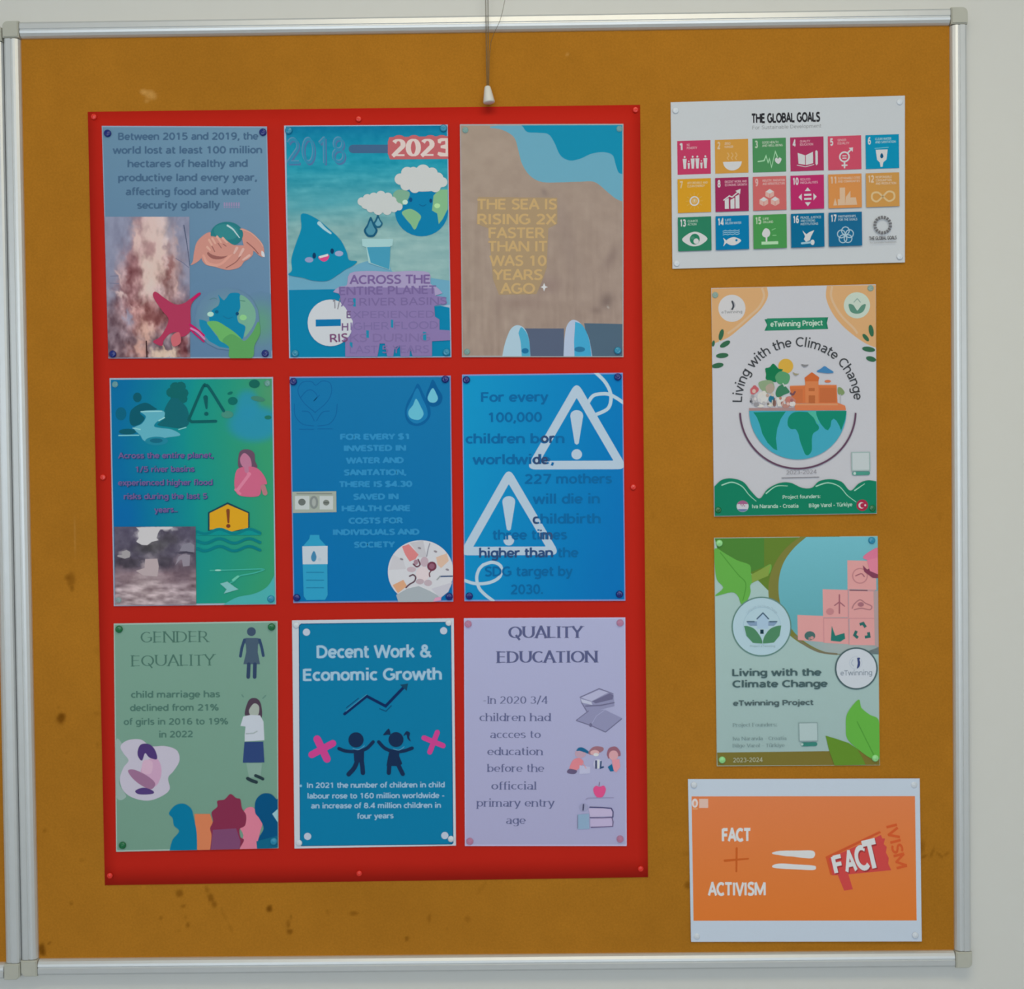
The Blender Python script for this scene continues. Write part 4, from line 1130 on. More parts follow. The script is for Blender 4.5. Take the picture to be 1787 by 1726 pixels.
# ================================================================== poster: gender equality
C7 = (170, 1065, 3.967)
P = Poster('poster', 'sage green poster headed GENDER EQUALITY, with a woman symbol and coloured silhouettes', C7, [(113, 92), (1247, 75), (1253, 1648), (130, 1672)], PH, M['ink_lam'], sheet_rgb=(150, 170, 165))
with P.part('printed_background') as A:
    A.grid(P.bil([0, 1, 1, 0], [0, 0, 1, 1], 0.006), 10, 14, lambda x, y, u, v: mixc((112, 146, 134), (106, 140, 126), v + 0 * u))
    A.blob([(128, 900), (200, 980), (215, 1050), (170, 1130), (150, 1200), (200, 1290), (128, 1280)], (138, 158, 156))
with P.part('heading') as A:
    A.text('GENDER', 300, 226, 778, 220, 78, (68, 102, 93), -0.003, True)
    A.text('EQUALITY', 230, 390, 822, 382, 78, (68, 102, 93), -0.003, True)
with P.part('body_text') as A:
    for t, x0, x1, y in (('child marriage has', 232, 850, 606), ('declined from 21%', 225, 840, 698), ('of girls in 2016 to 19%', 182, 905, 794), ('in 2022', 428, 660, 882)):
        A.text(t, x0, y, x1, y - 4, 44, (72, 106, 98), 0.03)
with P.part('woman_symbol') as A:
    c = (58, 74, 98)
    A.disc(1066, 148, 31, 31, c); A.poly([(1010, 200), (1030, 192), (1110, 192), (1128, 205), (1112, 240), (1110, 290), (1126, 374), (1010, 374), (1030, 290), (1028, 240)], (66, 84, 104))
    A.line([(1018, 205), (1000, 260), (990, 318)], 20, (46, 66, 98)); A.line([(1122, 205), (1138, 260), (1148, 314)], 20, (46, 66, 98)); A.line([(1048, 374), (1044, 462)], 26, (46, 62, 92)); A.line([(1090, 374), (1088, 462)], 26, (46, 62, 92))
with P.part('standing_girl') as A:
    A.blob([(1035, 650), (1060, 612), (1105, 612), (1132, 650), (1140, 730), (1120, 750), (1050, 735), (1020, 720)], (72, 58, 74))
    A.blob([(1050, 690), (1085, 645), (1118, 665), (1115, 720), (1090, 740), (1060, 728)], (152, 160, 156))
    A.poly([(1010, 735), (1060, 725), (1125, 728), (1150, 770), (1156, 900), (1020, 908), (1020, 860), (1025, 805), (990, 800)], (190, 196, 210)); A.line([(1030, 855), (1080, 852), (1105, 838)], 9, (150, 160, 168))
    A.poly([(1018, 912), (1148, 910), (1156, 1054), (1006, 1056)], (44, 64, 112)); A.poly([(1030, 1058), (1140, 1058), (1130, 1150), (1050, 1160)], (124, 152, 144))
    A.line([(1040, 1165), (1070, 1180), (1100, 1190)], 24, (38, 54, 62), True); A.line([(1095, 1145), (1120, 1155), (1145, 1168)], 22, (38, 54, 62), True); A.line([(1000, 585), (1010, 600)], 8, (90, 124, 116)); A.line([(1145, 610), (1165, 590)], 8, (90, 124, 116))
with P.part('crouching_woman') as A:
    A.blob([(160, 940), (210, 900), (300, 895), (370, 940), (470, 940), (550, 970), (568, 1040), (530, 1110), (490, 1160), (500, 1240), (440, 1290), (350, 1318), (250, 1300), (180, 1250), (155, 1170), (180, 1090), (215, 1040), (180, 990)], (178, 172, 190))
    A.blob([(330, 1050), (400, 1020), (438, 1070), (440, 1150), (400, 1220), (330, 1200), (300, 1120)], (184, 146, 176)); A.blob([(320, 1040), (380, 1050), (370, 1130), (310, 1120)], (192, 158, 182))
    A.blob([(278, 980), (300, 930), (360, 928), (400, 970), (412, 1030), (360, 1020), (330, 990), (310, 1040), (285, 1020)], (72, 52, 108)); A.blob([(212, 1110), (260, 1105), (350, 1150), (400, 1200), (370, 1240), (300, 1210), (240, 1160)], (142, 102, 134))
    A.blob([(262, 1250), (320, 1228), (385, 1250), (380, 1272), (290, 1275)], (76, 56, 112))
with P.part('head_silhouettes') as A:
    A.poly([(672, 1410), (780, 1410), (810, 1500), (790, 1662), (690, 1664)], (196, 116, 82))
    A.blob([(1020, 1380), (1070, 1362), (1110, 1400), (1150, 1440), (1120, 1560), (1110, 1655), (990, 1658), (1010, 1560), (985, 1500), (1010, 1440)], (200, 116, 140), 4)
    A.poly(catmull([(500, 1662), (520, 1590), (565, 1530), (530, 1490), (520, 1440), (495, 1405), (540, 1350), (600, 1340), (650, 1375), (665, 1430), (685, 1520), (690, 1600), (690, 1662)], False), (6, 108, 146))
    pts = [(780, 1660), (790, 1560), (780, 1510), (800, 1460), (790, 1400), (830, 1360), (830, 1320), (880, 1310), (920, 1272), (960, 1300), (990, 1310), (1000, 1370), (1030, 1420), (1022, 1490), (985, 1515), (990, 1570), (1015, 1590), (990, 1640), (980, 1658)]
    A.poly(catmull(pts, False, 4), (122, 44, 72)); A.poly([(800, 1520), (960, 1510), (990, 1600), (985, 1656), (785, 1658)], (116, 68, 104))
    A.poly(catmull([(1105, 1654), (1115, 1580), (1150, 1510), (1120, 1440), (1092, 1400), (1095, 1320), (1140, 1272), (1200, 1272), (1240, 1310)], False) + [(1248, 1305), (1249, 1645)], (6, 74, 118))
    A.poly([(1100, 1600), (1249, 1560), (1249, 1645), (1105, 1654)], (18, 92, 124)); A.poly([(1210, 1410), (1249, 1375), (1249, 1470)], (140, 178, 190))

# ================================================================== poster: decent work
C8 = (495, 1065, 3.968)
P = Poster('poster', 'teal blue poster in a white border headed Decent Work & Economic Growth', C8, [(58, 70), (1178, 55), (1193, 1630), (75, 1650)], PH, M['ink_lam'], sheet_rgb=(180, 186, 198))
with P.part('printed_background') as A:
    A.poly([(120, 92), (1150, 80), (1160, 90), (1176, 1612), (1165, 1622), (122, 1634), (112, 1620), (104, 108)], (10, 76, 118))
    A.poly([(124, 98), (1148, 86), (1156, 95), (1170, 1608), (1160, 1617), (126, 1629), (117, 1616), (110, 112)], (12, 110, 152))
with P.part('heading') as A:
    for c, b in (((70, 120, 165), 0.05), ((162, 196, 222), 0.03)):
        A.text('Decent Work &', 228, 330, 1026, 324, 84, c, b); A.text('Economic Growth', 134, 488, 1096, 480, 80, c, b)
with P.part('growth_arrow') as A:
    c = (14, 38, 84)
    A.line([(435, 675), (518, 610)], 7, (14, 70, 112)); A.line([(422, 718), (575, 595), (706, 664), (830, 535)], 20, c); A.poly([(805, 516), (862, 508), (852, 558)], (20, 62, 90)); A.line([(665, 682), (708, 700), (745, 662)], 8, (12, 72, 112))
    A.line([(430, 700), (575, 583)], 4, (70, 140, 175))
with P.part('boy_figure') as A:
    c = (22, 42, 76)
    A.disc(501, 898, 53, 53, c); A.line([(383, 958), (430, 975), (500, 978), (570, 960), (620, 912)], 24, c, True); A.poly([(484, 965), (558, 962), (556, 1045), (488, 1045)], c); A.line([(512, 1035), (490, 1090), (450, 1136)], 32, c, True); A.line([(538, 1035), (545, 1080), (549, 1126)], 32, c)
    A.line([(480, 958), (520, 965), (560, 938)], 4, (90, 150, 185), True)
with P.part('girl_figure') as A:
    A.disc(778, 896, 52, 52, c); A.line([(658, 912), (700, 955), (760, 978), (830, 975), (890, 955)], 24, c, True); A.poly([(736, 965), (802, 965), (800, 1010), (822, 1062), (800, 1080), (712, 1078), (722, 1020)], c)
    A.line([(732, 1070), (728, 1126)], 30, c); A.line([(788, 1060), (825, 1134)], 30, c); A.blob([(740, 860), (728, 820), (700, 848), (690, 865), (720, 862)], c); A.blob([(830, 870), (850, 838), (875, 850), (870, 880), (880, 908), (858, 890), (850, 862)], c)
    A.line([(760, 960), (800, 968), (835, 945)], 4, (90, 150, 185), True)
pk = (186, 62, 134)
with P.part('pink_cross') as A:
    A.line([(232, 892), (300, 1030)], 52, pk); A.line([(340, 922), (195, 1000)], 48, pk)
with P.part('pink_cross') as A:
    A.line([(1064, 846), (1012, 982)], 36, pk); A.line([(972, 884), (1104, 938)], 36, pk)
for x, y in ((158, 152), (1108, 142), (166, 1566), (1116, 1560)):
    with P.part('printed_dot') as A:
        A.disc(x, y, 25, 25, (176, 186, 206))
with P.part('body_text') as A:
    A.disc(118, 1216, 9, 9, (130, 180, 210))
    for t, x0, x1, y in (('In 2021 the number of children in child', 162, 1116, 1230), ('labour rose to 160 million worldwide -', 165, 1112, 1304), ('an increase of 8.4 million children in', 190, 1090, 1372), ('four years', 510, 762, 1444)):
        A.text(t, x0, y, x1, y - 4, 36, (146, 182, 212), 0.035)

# ================================================================== poster: quality education
C9 = (795, 1065, 3.967)
P = Poster('poster', 'lavender poster headed QUALITY EDUCATION, with drawings of books and an apple', C9, [(58, 55), (1175, 50), (1185, 1632), (65, 1632)], PH, M['ink_lam'], sheet_rgb=(172, 168, 202), gain=1.07)
with P.part('printed_background') as A:
    A.grid(P.bil([0, 1, 1, 0], [0, 0, 1, 1], 0.006), 10, 14, lambda x, y, u, v: mixc((154, 156, 190), (150, 148, 182), v + 0 * u))
dk = (78, 82, 120)
with P.part('heading') as A:
    A.text('QUALITY', 365, 194, 892, 192, 82, dk, 0.035, True); A.text('EDUCATION', 280, 366, 990, 362, 82, dk, 0.035, True)
with P.part('body_text') as A:
    for t, x0, x1, y in (('-In 2020 3/4', 192, 638, 648), ('children had', 166, 664, 768), ('accces to', 240, 590, 886), ('education', 220, 608, 1004), ('before the', 216, 614, 1120), ('officcial', 248, 562, 1242), ('primary entry', 142, 686, 1360), ('age', 350, 486, 1480)):
        A.text(t, x0, y, x1, y, 53, (84, 88, 126), 0.008, True)
Z9 = (980, 1190, 6.393)
with P.part('open_books', Z9) as A:
    g1, g2 = (98, 96, 128), (128, 128, 162)
    A.poly([(205, 170), (420, 72), (580, 130), (590, 270), (400, 320), (280, 330), (215, 230)], g2); A.poly([(220, 175), (420, 88), (520, 118), (335, 215)], (160, 160, 190)); A.poly([(340, 218), (540, 125), (580, 150), (570, 195), (380, 240)], g1)
    A.poly([(215, 190), (330, 222), (345, 258), (230, 232)], (170, 172, 198)); A.line([(270, 270), (440, 262), (585, 232)], 14, g1); A.poly([(165, 430), (300, 320), (480, 310), (675, 405), (490, 562), (330, 490)], g2)
    A.line([(165, 432), (330, 488), (490, 560), (672, 412)], 10, g1); A.line([(330, 480), (390, 380), (480, 315)], 6, (150, 150, 182)); A.line([(205, 172), (420, 74), (575, 132)], 8, g1); A.line([(225, 235), (285, 335)], 10, g1); A.line([(168, 425), (300, 325)], 8, g1); A.disc(325, 482, 16, 22, g1)
with P.part('children_drawing', Z9) as A:
    A.disc(210, 800, 62, 50, (168, 140, 160)); A.blob([(165, 770), (190, 735), (240, 735), (300, 775), (310, 805), (250, 785), (200, 770)], (28, 88, 128)); A.blob([(90, 950), (130, 870), (200, 850), (245, 890), (220, 940), (160, 990), (100, 980)], (196, 118, 130))
    A.blob([(60, 1005), (90, 970), (170, 990), (150, 1025), (90, 1025)], (90, 80, 112)); A.poly([(200, 930), (320, 950), (320, 1020), (200, 1030)], (168, 168, 200))
    A.blob([(300, 790), (340, 735), (400, 718), (465, 735), (460, 770), (400, 800), (330, 815)], (140, 98, 112)); A.disc(370, 790, 50, 30, (190, 150, 156)); A.disc(385, 812, 30, 18, (205, 205, 215)); A.disc(405, 915, 50, 55, (176, 176, 204))
    A.line([(385, 885), (385, 960)], 22, (60, 66, 100)); A.line([(410, 880), (408, 955)], 20, (215, 218, 228)); A.line([(440, 890), (435, 960), (465, 950)], 18, (44, 66, 104))
    A.blob([(505, 800), (530, 740), (600, 722), (650, 770), (655, 825), (600, 830), (530, 855), (515, 840)], (134, 88, 106)); A.disc(580, 820, 52, 55, (190, 142, 152)); A.poly([(560, 870), (645, 860), (655, 950), (610, 1010), (580, 990)], (196, 130, 144)); A.poly([(515, 950), (560, 915), (585, 995), (545, 1000)], (20, 92, 134))
    A.line([(235, 905), (275, 965)], 8, (200, 140, 150))
with P.part('apple', Z9) as A:
    A.blob([(425, 1170), (470, 1158), (494, 1195), (480, 1250), (450, 1286), (395, 1286), (362, 1240), (355, 1190), (385, 1160)], (200, 74, 126)); A.line([(418, 1158), (424, 1120)], 7, (110, 80, 110))
with P.part('book_stack', Z9) as A:
    A.line([(270, 1310), (300, 1295), (580, 1292)], 8, (134, 128, 162)); A.poly([(300, 1410), (560, 1410), (575, 1500), (320, 1508)], (170, 158, 190)); A.poly([(320, 1525), (560, 1520), (570, 1615), (320, 1615)], (168, 156, 190))
    A.line([(315, 1398), (440, 1402), (555, 1412), (575, 1450), (572, 1510)], 13, (62, 62, 104)); A.line([(318, 1515), (450, 1518), (560, 1512), (576, 1560), (570, 1612), (330, 1624)], 10, (96, 84, 122)); A.disc(245, 1400, 50, 45, (140, 140, 172)); A.line([(245, 1370), (240, 1430)], 16, (62, 62, 92))
    A.poly([(180, 1480), (305, 1470), (310, 1640), (180, 1645)], (126, 150, 178)); A.line([(180, 1490), (180, 1635)], 8, (106, 112, 142))
# ================================================================== the global goals sheet
C10 = (1160, 160, 4.061)
P = Poster('poster', 'white landscape sheet of seventeen numbered coloured goal squares', C10, [(42, 75), (1702, 28), (1702, 1210), (55, 1255)], FH, M['ink_paper'], gain=0.88, sheet_rgb=(186, 190, 198), lift=(.0006, .001, .002, .0008))
wh = (206, 206, 212)
with P.part('heading') as A:
    A.text('THE GLOBAL GOALS', 618, 222, 1102, 210, 64, (44, 44, 50), 0.05)
    A.text('For Sustainable Development', 622, 268, 1110, 254, 26, (128, 130, 136), 0.0)
GOALS = [((180, 58, 96), 'NO|POVERTY'), ((192, 140, 66), 'ZERO|HUNGER'), ((72, 132, 88), 'GOOD HEALTH|AND WELL-BEING'), ((160, 52, 92), 'QUALITY|EDUCATION'), ((188, 74, 98), 'GENDER|EQUALITY'), ((14, 132, 172), 'CLEAN WATER|AND SANITATION'),
         ((198, 144, 40), 'AFFORDABLE AND|CLEAN ENERGY'), ((146, 44, 86), 'DECENT WORK AND|ECONOMIC GROWTH'), ((188, 96, 98), 'INDUSTRY, INNOVATION|AND INFRASTRUCTURE'), ((172, 44, 100), 'REDUCED|INEQUALITIES'), ((198, 132, 76), 'SUSTAINABLE CITIES|AND COMMUNITIES'), ((188, 138, 76), 'RESPONSIBLE|CONSUMPTION|AND PRODUCTION'),
         ((42, 118, 92), 'CLIMATE|ACTION'), ((8, 112, 162), 'LIFE|BELOW WATER'), ((68, 138, 78), 'LIFE|ON LAND'), ((12, 98, 140), 'PEACE, JUSTICE|AND STRONG|INSTITUTIONS'), ((26, 96, 138), 'PARTNERSHIPS|FOR THE GOALS')]


def goal_icon(A, n, c, w):
    if n == 1:
        for x, s in ((.22, 1), (.34, .62), (.46, 1), (.60, 1), (.72, .62), (.84, 1)):
            y0 = .82 - .34 * s
            A.disc(x, y0, .028 * s, .03 * s, w); A.poly([(x - .06 * s, y0 + .05), (x + .06 * s, y0 + .05), (x + .045 * s, y0 + .2 * s), (x + .035 * s, .83), (x - .035 * s, .83), (x - .045 * s, y0 + .2 * s)], w)
    elif n == 2:
        A.disc(.52, .66, .28, .26, w, a0=0, a1=180)
        for x in (.40, .52, .64): A.line([(x, .6), (x - .03, .54), (x + .02, .48), (x - .02, .4)], .03, (222, 178, 118), True)
    elif n == 3:
        A.line([(.16, .68), (.34, .66), (.4, .52), (.46, .72), (.5, .6), (.56, .86), (.68, .4), (.74, .56)], .035, (160, 205, 170))
        A.blob([(.76, .62), (.8, .58), (.86, .62), (.84, .7), (.77, .77), (.68, .7), (.67, .62), (.72, .58)], w)
    elif n == 4:
        A.poly([(.22, .46), (.44, .54), (.44, .82), (.24, .78)], w); A.poly([(.46, .54), (.68, .44), (.68, .78), (.46, .83)], w); A.poly([(.75, .42), (.79, .4), (.82, .44), (.82, .8), (.78, .85), (.75, .8)], w)
        A.line([(.2, .82), (.45, .88), (.7, .82)], .02, w)
    elif n == 5:
        A.ring(.49, .62, .14, .045, w); A.line([(.6, .5), (.72, .38)], .045, w, cap=False); A.poly([(.62, .36), (.75, .35), (.74, .48)], w); A.line([(.49, .78), (.49, .94)], .045, w); A.line([(.42, .87), (.56, .87)], .045, w)
        A.line([(.44, .59), (.54, .59)], .03, w); A.line([(.44, .66), (.54, .66)], .03, w)
    elif n == 6:
        A.poly([(.3, .44), (.66, .44), (.62, .74), (.52, .82), (.5, .95), (.44, .95), (.42, .82), (.34, .74)], w); A.blob([(.48, .54), (.53, .64), (.48, .7), (.43, .64)], (20, 80, 120)); A.line([(.28, .40), (.68, .38)], .025, (110, 185, 210))
    elif n == 7:
        A.ring(.5, .66, .125, .04, w); A.disc(.5, .66, .08, .08, (214, 178, 120)); A.line([(.5, .62), (.5, .67)], .02, w)
        for k in range(12):
            a = k * math.pi / 6
            A.line([(.5 + .18 * math.cos(a), .66 + .18 * math.sin(a)), (.5 + .25 * math.cos(a), .66 + .25 * math.sin(a))], .022, (224, 176, 84))
    elif n == 8:
        for x, y in ((.28, .66), (.45, .66), (.6, .56)): A.poly([(x, y), (x + .12, y - .06), (x + .12, .92), (x, .92)], w)
        A.line([(.25, .66), (.42, .54), (.5, .58), (.7, .42)], .035, w); A.poly([(.6, .40), (.76, .34), (.74, .5)], w)
    elif n == 9:
        for x, y in ((.5, .45), (.32, .68), (.66, .68)):
            A.poly([(x, y - .08), (x + .13, y), (x + .13, y + .13), (x, y + .2), (x - .13, y + .13), (x - .13, y)], (214, 170, 165)); A.poly([(x, y - .07), (x + .11, y), (x, y + .06), (x - .11, y)], w); A.line([(x, y + .07), (x, y + .19)], .014, c)
    elif n == 10:
        A.line([(.4, .58), (.62, .58)], .055, w, cap=False); A.line([(.4, .70), (.62, .70)], .055, w, cap=False)
        for p in ([(.51, .36), (.6, .47), (.42, .47)], [(.51, .92), (.6, .8), (.42, .8)], [(.23, .64), (.33, .54), (.33, .75)], [(.78, .64), (.68, .54), (.68, .75)]): A.poly(p, w)
    elif n == 11:
        b = (226, 192, 164)
        A.poly([(.14, .92), (.2, .7), (.26, .92)], b); A.poly([(.28, .92), (.28, .74), (.34, .74), (.34, .4), (.5, .4), (.5, .92)], b); A.poly([(.5, .92), (.52, .68), (.66, .5), (.66, .92)], b); A.poly([(.66, .92), (.66, .7), (.82, .7), (.86, .92)], b)
    elif n == 12:
        A.line([(.5, .7), (.36, .58), (.2, .6), (.18, .76), (.32, .84), (.5, .7), (.66, .56), (.82, .6), (.84, .76), (.68, .84)], .055, (226, 196, 150), True, closed=True, cap=False)
    elif n == 13:
        A.blob([(.12, .66), (.3, .5), (.5, .44), (.7, .5), (.88, .66), (.7, .82), (.5, .87), (.3, .82)], w); A.disc(.5, .66, .15, .16, c); A.disc(.54, .72, .08, .08, w); A.disc(.44, .62, .06, .05, (70, 130, 110))
    elif n == 14:
        for k in range(3): A.line([(.22 + i * .07, .44 + k * .055 + .012 * (-1) ** i) for i in range(8)], .022, (150, 195, 220))
        A.blob([(.3, .76), (.42, .66), (.58, .64), (.76, .74), (.6, .86), (.42, .86)], w); A.poly([(.36, .76), (.22, .64), (.26, .76), (.22, .9)], w); A.disc(.62, .73, .035, .035, c)
    elif n == 15:
        A.blob([(.38, .4), (.48, .46), (.5, .58), (.44, .66), (.32, .66), (.26, .58), (.3, .46)], w); A.line([(.39, .64), (.39, .78)], .05, w); A.line([(.24, .84), (.74, .84)], .09, (176, 214, 180), cap=False)
        A.line([(.56, .46), (.66, .42)], .025, (120, 180, 128)); A.line([(.58, .62), (.68, .62)], .025, (120, 180, 128))
    elif n == 16:
        A.poly([(.34, .5), (.46, .62), (.54, .56), (.7, .5), (.6, .68), (.56, .8), (.44, .84), (.38, .76), (.42, .68)], w); A.disc(.64, .86, .06, .08, w); A.line([(.32, .88), (.58, .86)], .06, (150, 185, 205))
    else:
        for k in range(5):
            a = math.radians(-90 + 72 * k)
            A.ring(.5 + .13 * math.cos(a), .68 + .13 * math.sin(a), .115, .03, (170, 198, 218), n=28)


for gi, (gc, gt) in enumerate(GOALS):
    i, j = gi % 6, gi // 6
    ox, oy = 88 + 267 * i + 2.5 * j, 350 + 270.5 * j - 8.3 * i
    tf = lambda p, ox=ox, oy=oy: np.c_[ox + p[:, 0] * 236 + p[:, 1] * 3, oy + p[:, 1] * 240 - p[:, 0] * 8]
    with P.part('goal_square') as A:
        A.tf = tf
        A.rect(0, 0, 1, 1, gc)
    sq = A.obj
    with P.part('goal_title', parent=sq) as A:
        A.tf = tf
        lt = tuple(int(.35 * a + .65 * b) for a, b in zip(gc, (225, 215, 215)))
        num = str(gi + 1)
        A.text(num, .07, .27, .07 + (.09 if len(num) == 1 else .17), .27, .2, lt if gi in (1, 2, 6, 8, 10, 11, 14) else wh, 0.05)
        for k, r in enumerate(gt.split('|')):
            A.text(r, .29, .155 + k * .095, min(.29 + .044 * len(r), .96), .155 + k * .095, .066, lt, 0.03)
    with P.part('goal_symbol', parent=sq) as A:
        A.tf = tf
        goal_icon(A, gi + 1, gc, wh)
with P.part('goal_wheel') as A:
    for k in range(17):
        A.ring(1545, 945, 55, 22, (104, 104, 110), a0=k * 360 / 17 + 3, a1=(k + 1) * 360 / 17 - 4, n=6)
    A.text('THE GLOBAL GOALS', 1450, 1052, 1644, 1045, 24, (74, 74, 80), 0.03); A.text('For Sustainable Development', 1456, 1076, 1642, 1070, 13, (140, 142, 148), 0.0)

# ================================================================== climate project poster (upper)
C11 = (1220, 480, 4.015)
P = Poster('poster', 'white climate project poster with a half globe, trees and an orange school', C11, [(85, 92), (1238, 65), (1245, 1672), (105, 1692)], FH, M['ink_paper'], gain=0.89, sheet_rgb=(184, 184, 194), lift=(.0004, .0006, .0012, .0008))
with P.part('corner_shape') as A:
    o1, o2 = (212, 166, 120), (226, 190, 156)
    A.poly([(88, 95)] + catmull([(475, 85), (482, 150), (440, 230), (370, 300), (290, 370), (200, 440), (90, 485)], False), o1)
    A.line([(440, 90), (455, 150), (420, 225), (350, 290), (270, 360), (200, 410)], 16, o2, True, cap=False)
with P.part('corner_shape') as A:
    A.poly([(1236, 70)] + catmull([(895, 75), (890, 160), (930, 260), (1000, 350), (1080, 420), (1160, 475), (1240, 510)], False), o1)
    A.line([(932, 78), (925, 150), (960, 230), (1010, 300), (1080, 370), (1110, 410)], 16, o2, True, cap=False)
with P.part('round_logo') as A:
    A.disc(230, 233, 95, 95, (192, 190, 196)); A.disc(224, 210, 30, 30, (150, 150, 160)); A.disc(216, 208, 28, 30, (192, 190, 196)); A.line([(232, 185), (240, 215), (232, 240)], 12, (60, 64, 74), True)
    A.text('eTwinning', 158, 270, 302, 266, 20, (110, 112, 120), 0.0)
with P.part('round_logo') as A:
    A.disc(1106, 212, 92, 92, (182, 194, 186)); A.poly(catmull([(1048, 205), (1080, 210), (1108, 245), (1140, 212), (1168, 206), (1150, 255), (1106, 272), (1062, 256)], True), (88, 132, 118))
    A.line([(1085, 190), (1108, 165), (1130, 190)], 6, (130, 155, 150)); A.line([(1108, 246), (1120, 232)], 6, (190, 205, 200))
with P.part('ribbon') as A:
    A.poly([(458, 310), (905, 296), (895, 336), (905, 378), (458, 390), (476, 350)], (30, 114, 88)); A.poly([(476, 304), (885, 296), (890, 378), (480, 388)], (40, 124, 96))
    A.text('eTwinning Project', 500, 362, 866, 352, 36, (186, 206, 196), 0.03)
lg = (52, 98, 74)
with P.part('leaf_sprig') as A:
    A.line([(100, 560), (140, 470), (160, 400)], 6, (176, 190, 184), True)
    for cx, cy, rx, ry, ro in ((155, 418, 40, 16, -75), (182, 484, 40, 18, -30), (162, 564, 44, 18, -5), (130, 634, 42, 18, -10), (100, 480, 22, 10, -80)): A.disc(cx, cy, rx, ry, lg, ro)
with P.part('leaf_sprig') as A:
    for cx, cy, rx, ry, ro in ((1206, 390, 42, 17, 80), (1168, 438, 32, 14, 50), (1188, 520, 46, 18, 8), (1205, 588, 36, 18, 15)): A.disc(cx, cy, rx, ry, lg, ro)
with P.part('arched_heading') as A:
    A.text('Living with the Climate Change', 0, 0, 0, 0, 66, (62, 64, 70), 0.012, arc=(692, 893, 392, 179.5, 2.5))
Z11 = (1290, 610, 8.123)
with P.part('tree_drawing', Z11) as A:
    A.disc(660, 235, 106, 105, (204, 162, 70))
    A.blob([(370, 270), (430, 250), (480, 200), (530, 240), (560, 270), (620, 285), (580, 330), (560, 400), (520, 460), (460, 450), (380, 420), (380, 350)], (26, 112, 76)); A.blob([(510, 390), (560, 320), (620, 310), (700, 345), (720, 400), (690, 480), (620, 495), (550, 480)], (84, 144, 106))
    A.blob([(275, 470), (340, 440), (420, 435), (480, 460), (500, 560), (440, 620), (340, 590), (290, 540)], (132, 152, 124)); A.blob([(380, 520), (460, 480), (500, 560), (450, 620), (390, 600)], (162, 148, 138))
    A.blob([(520, 590), (560, 520), (630, 500), (700, 570), (710, 610), (640, 640), (560, 680), (520, 650)], (58, 116, 90)); A.line([(620, 480), (640, 520), (700, 500)], 12, (196, 200, 200))
with P.part('tree_drawing', Z11) as A:
    A.blob([(1400, 540), (1450, 545), (1495, 610), (1450, 650), (1400, 620)], (120, 140, 100)); A.line([(1435, 640), (1435, 760)], 16, (168, 168, 176))
with P.part('school_drawing', Z11) as A:
    A.poly([(715, 530), (930, 505), (1130, 500), (1380, 500), (1395, 760), (760, 760)], (196, 108, 66)); A.poly([(925, 400), (1030, 320), (1135, 395), (1120, 470), (935, 470)], (190, 98, 54)); A.poly([(935, 450), (1125, 450), (1125, 760), (940, 760)], (206, 124, 80))
    A.rect(985, 545, 1070, 590, (172, 96, 58)); A.rect(985, 650, 1075, 760, (172, 96, 58)); A.rect(740, 560, 900, 750, (186, 104, 66)); A.rect(1140, 545, 1370, 750, (182, 100, 62)); A.line([(725, 520), (925, 515)], 14, (212, 130, 88)); A.line([(1140, 510), (1375, 510)], 14, (212, 130, 88))
    A.poly([(790, 765), (1400, 755), (1500, 795), (1515, 860), (780, 865)], (208, 122, 84)); A.rect(790, 765, 1400, 790, (220, 150, 110)); A.disc(1255, 450, 45, 20, (196, 112, 78))
    A.poly([(140, 830), (790, 820), (800, 868), (140, 880)], (158, 128, 130))
with P.part('children_drawing', Z11) as A:
    A.blob([(160, 560), (220, 520), (270, 545), (270, 590), (200, 640), (165, 620)], (186, 96, 104)); A.disc(200, 700, 46, 60, (170, 168, 176)); A.disc(335, 680, 80, 85, (196, 194, 196)); A.disc(170, 735, 20, 18, (70, 72, 80)); A.disc(458, 700, 42, 48, (40, 110, 140))
    A.disc(590, 740, 60, 70, (198, 194, 196)); A.blob([(650, 700), (720, 660), (800, 720), (770, 800), (690, 790)], (176, 118, 110)); A.line([(730, 620), (760, 640), (790, 600)], 26, (110, 74, 84), True); A.disc(755, 770, 44, 36, (204, 198, 200)); A.disc(300, 800, 55, 22, (210, 206, 204)); A.disc(500, 760, 24, 50, (130, 100, 96)); A.disc(440, 790, 40, 22, (200, 196, 190)); A.disc(660, 800, 50, 30, (170, 124, 118)); A.disc(245, 780, 40, 30, (140, 138, 146))
with P.part('crowd_detail', Z11) as A:
    for x, y, r, k in ((220, 545, 34, (178, 92, 100)), (210, 590, 26, (196, 168, 162)), (300, 640, 26, (204, 200, 200)), (352, 618, 30, (206, 202, 200)), (400, 650, 22, (172, 150, 140)), (190, 660, 22, (150, 148, 156)), (228, 700, 20, (196, 192, 196)), (285, 720, 26, (188, 186, 192)), (545, 700, 22, (212, 208, 208)),
                       (585, 690, 20, (160, 120, 108)), (640, 690, 18, (204, 196, 190)), (610, 760, 22, (150, 110, 104)), (560, 790, 18, (206, 200, 198)), (700, 700, 24, (186, 112, 108)), (745, 720, 20, (150, 100, 104)), (690, 770, 20, (200, 170, 168)), (470, 640, 20, (186, 176, 166)), (350, 760, 22, (168, 166, 172)), (410, 770, 16, (120, 112, 108))):
        A.disc(x, y, r, r * 1.15, k, n=14)
    for p, w, k in (([(470, 720), (466, 800)], 12, (196, 190, 180)), ([(545, 720), (555, 800)], 16, (208, 204, 204)), ([(500, 690), (492, 780)], 14, (112, 86, 82)), ([(170, 690), (185, 770)], 12, (120, 120, 130)), ([(640, 720), (600, 790)], 14, (196, 160, 156))):
        A.line(p, w, k)
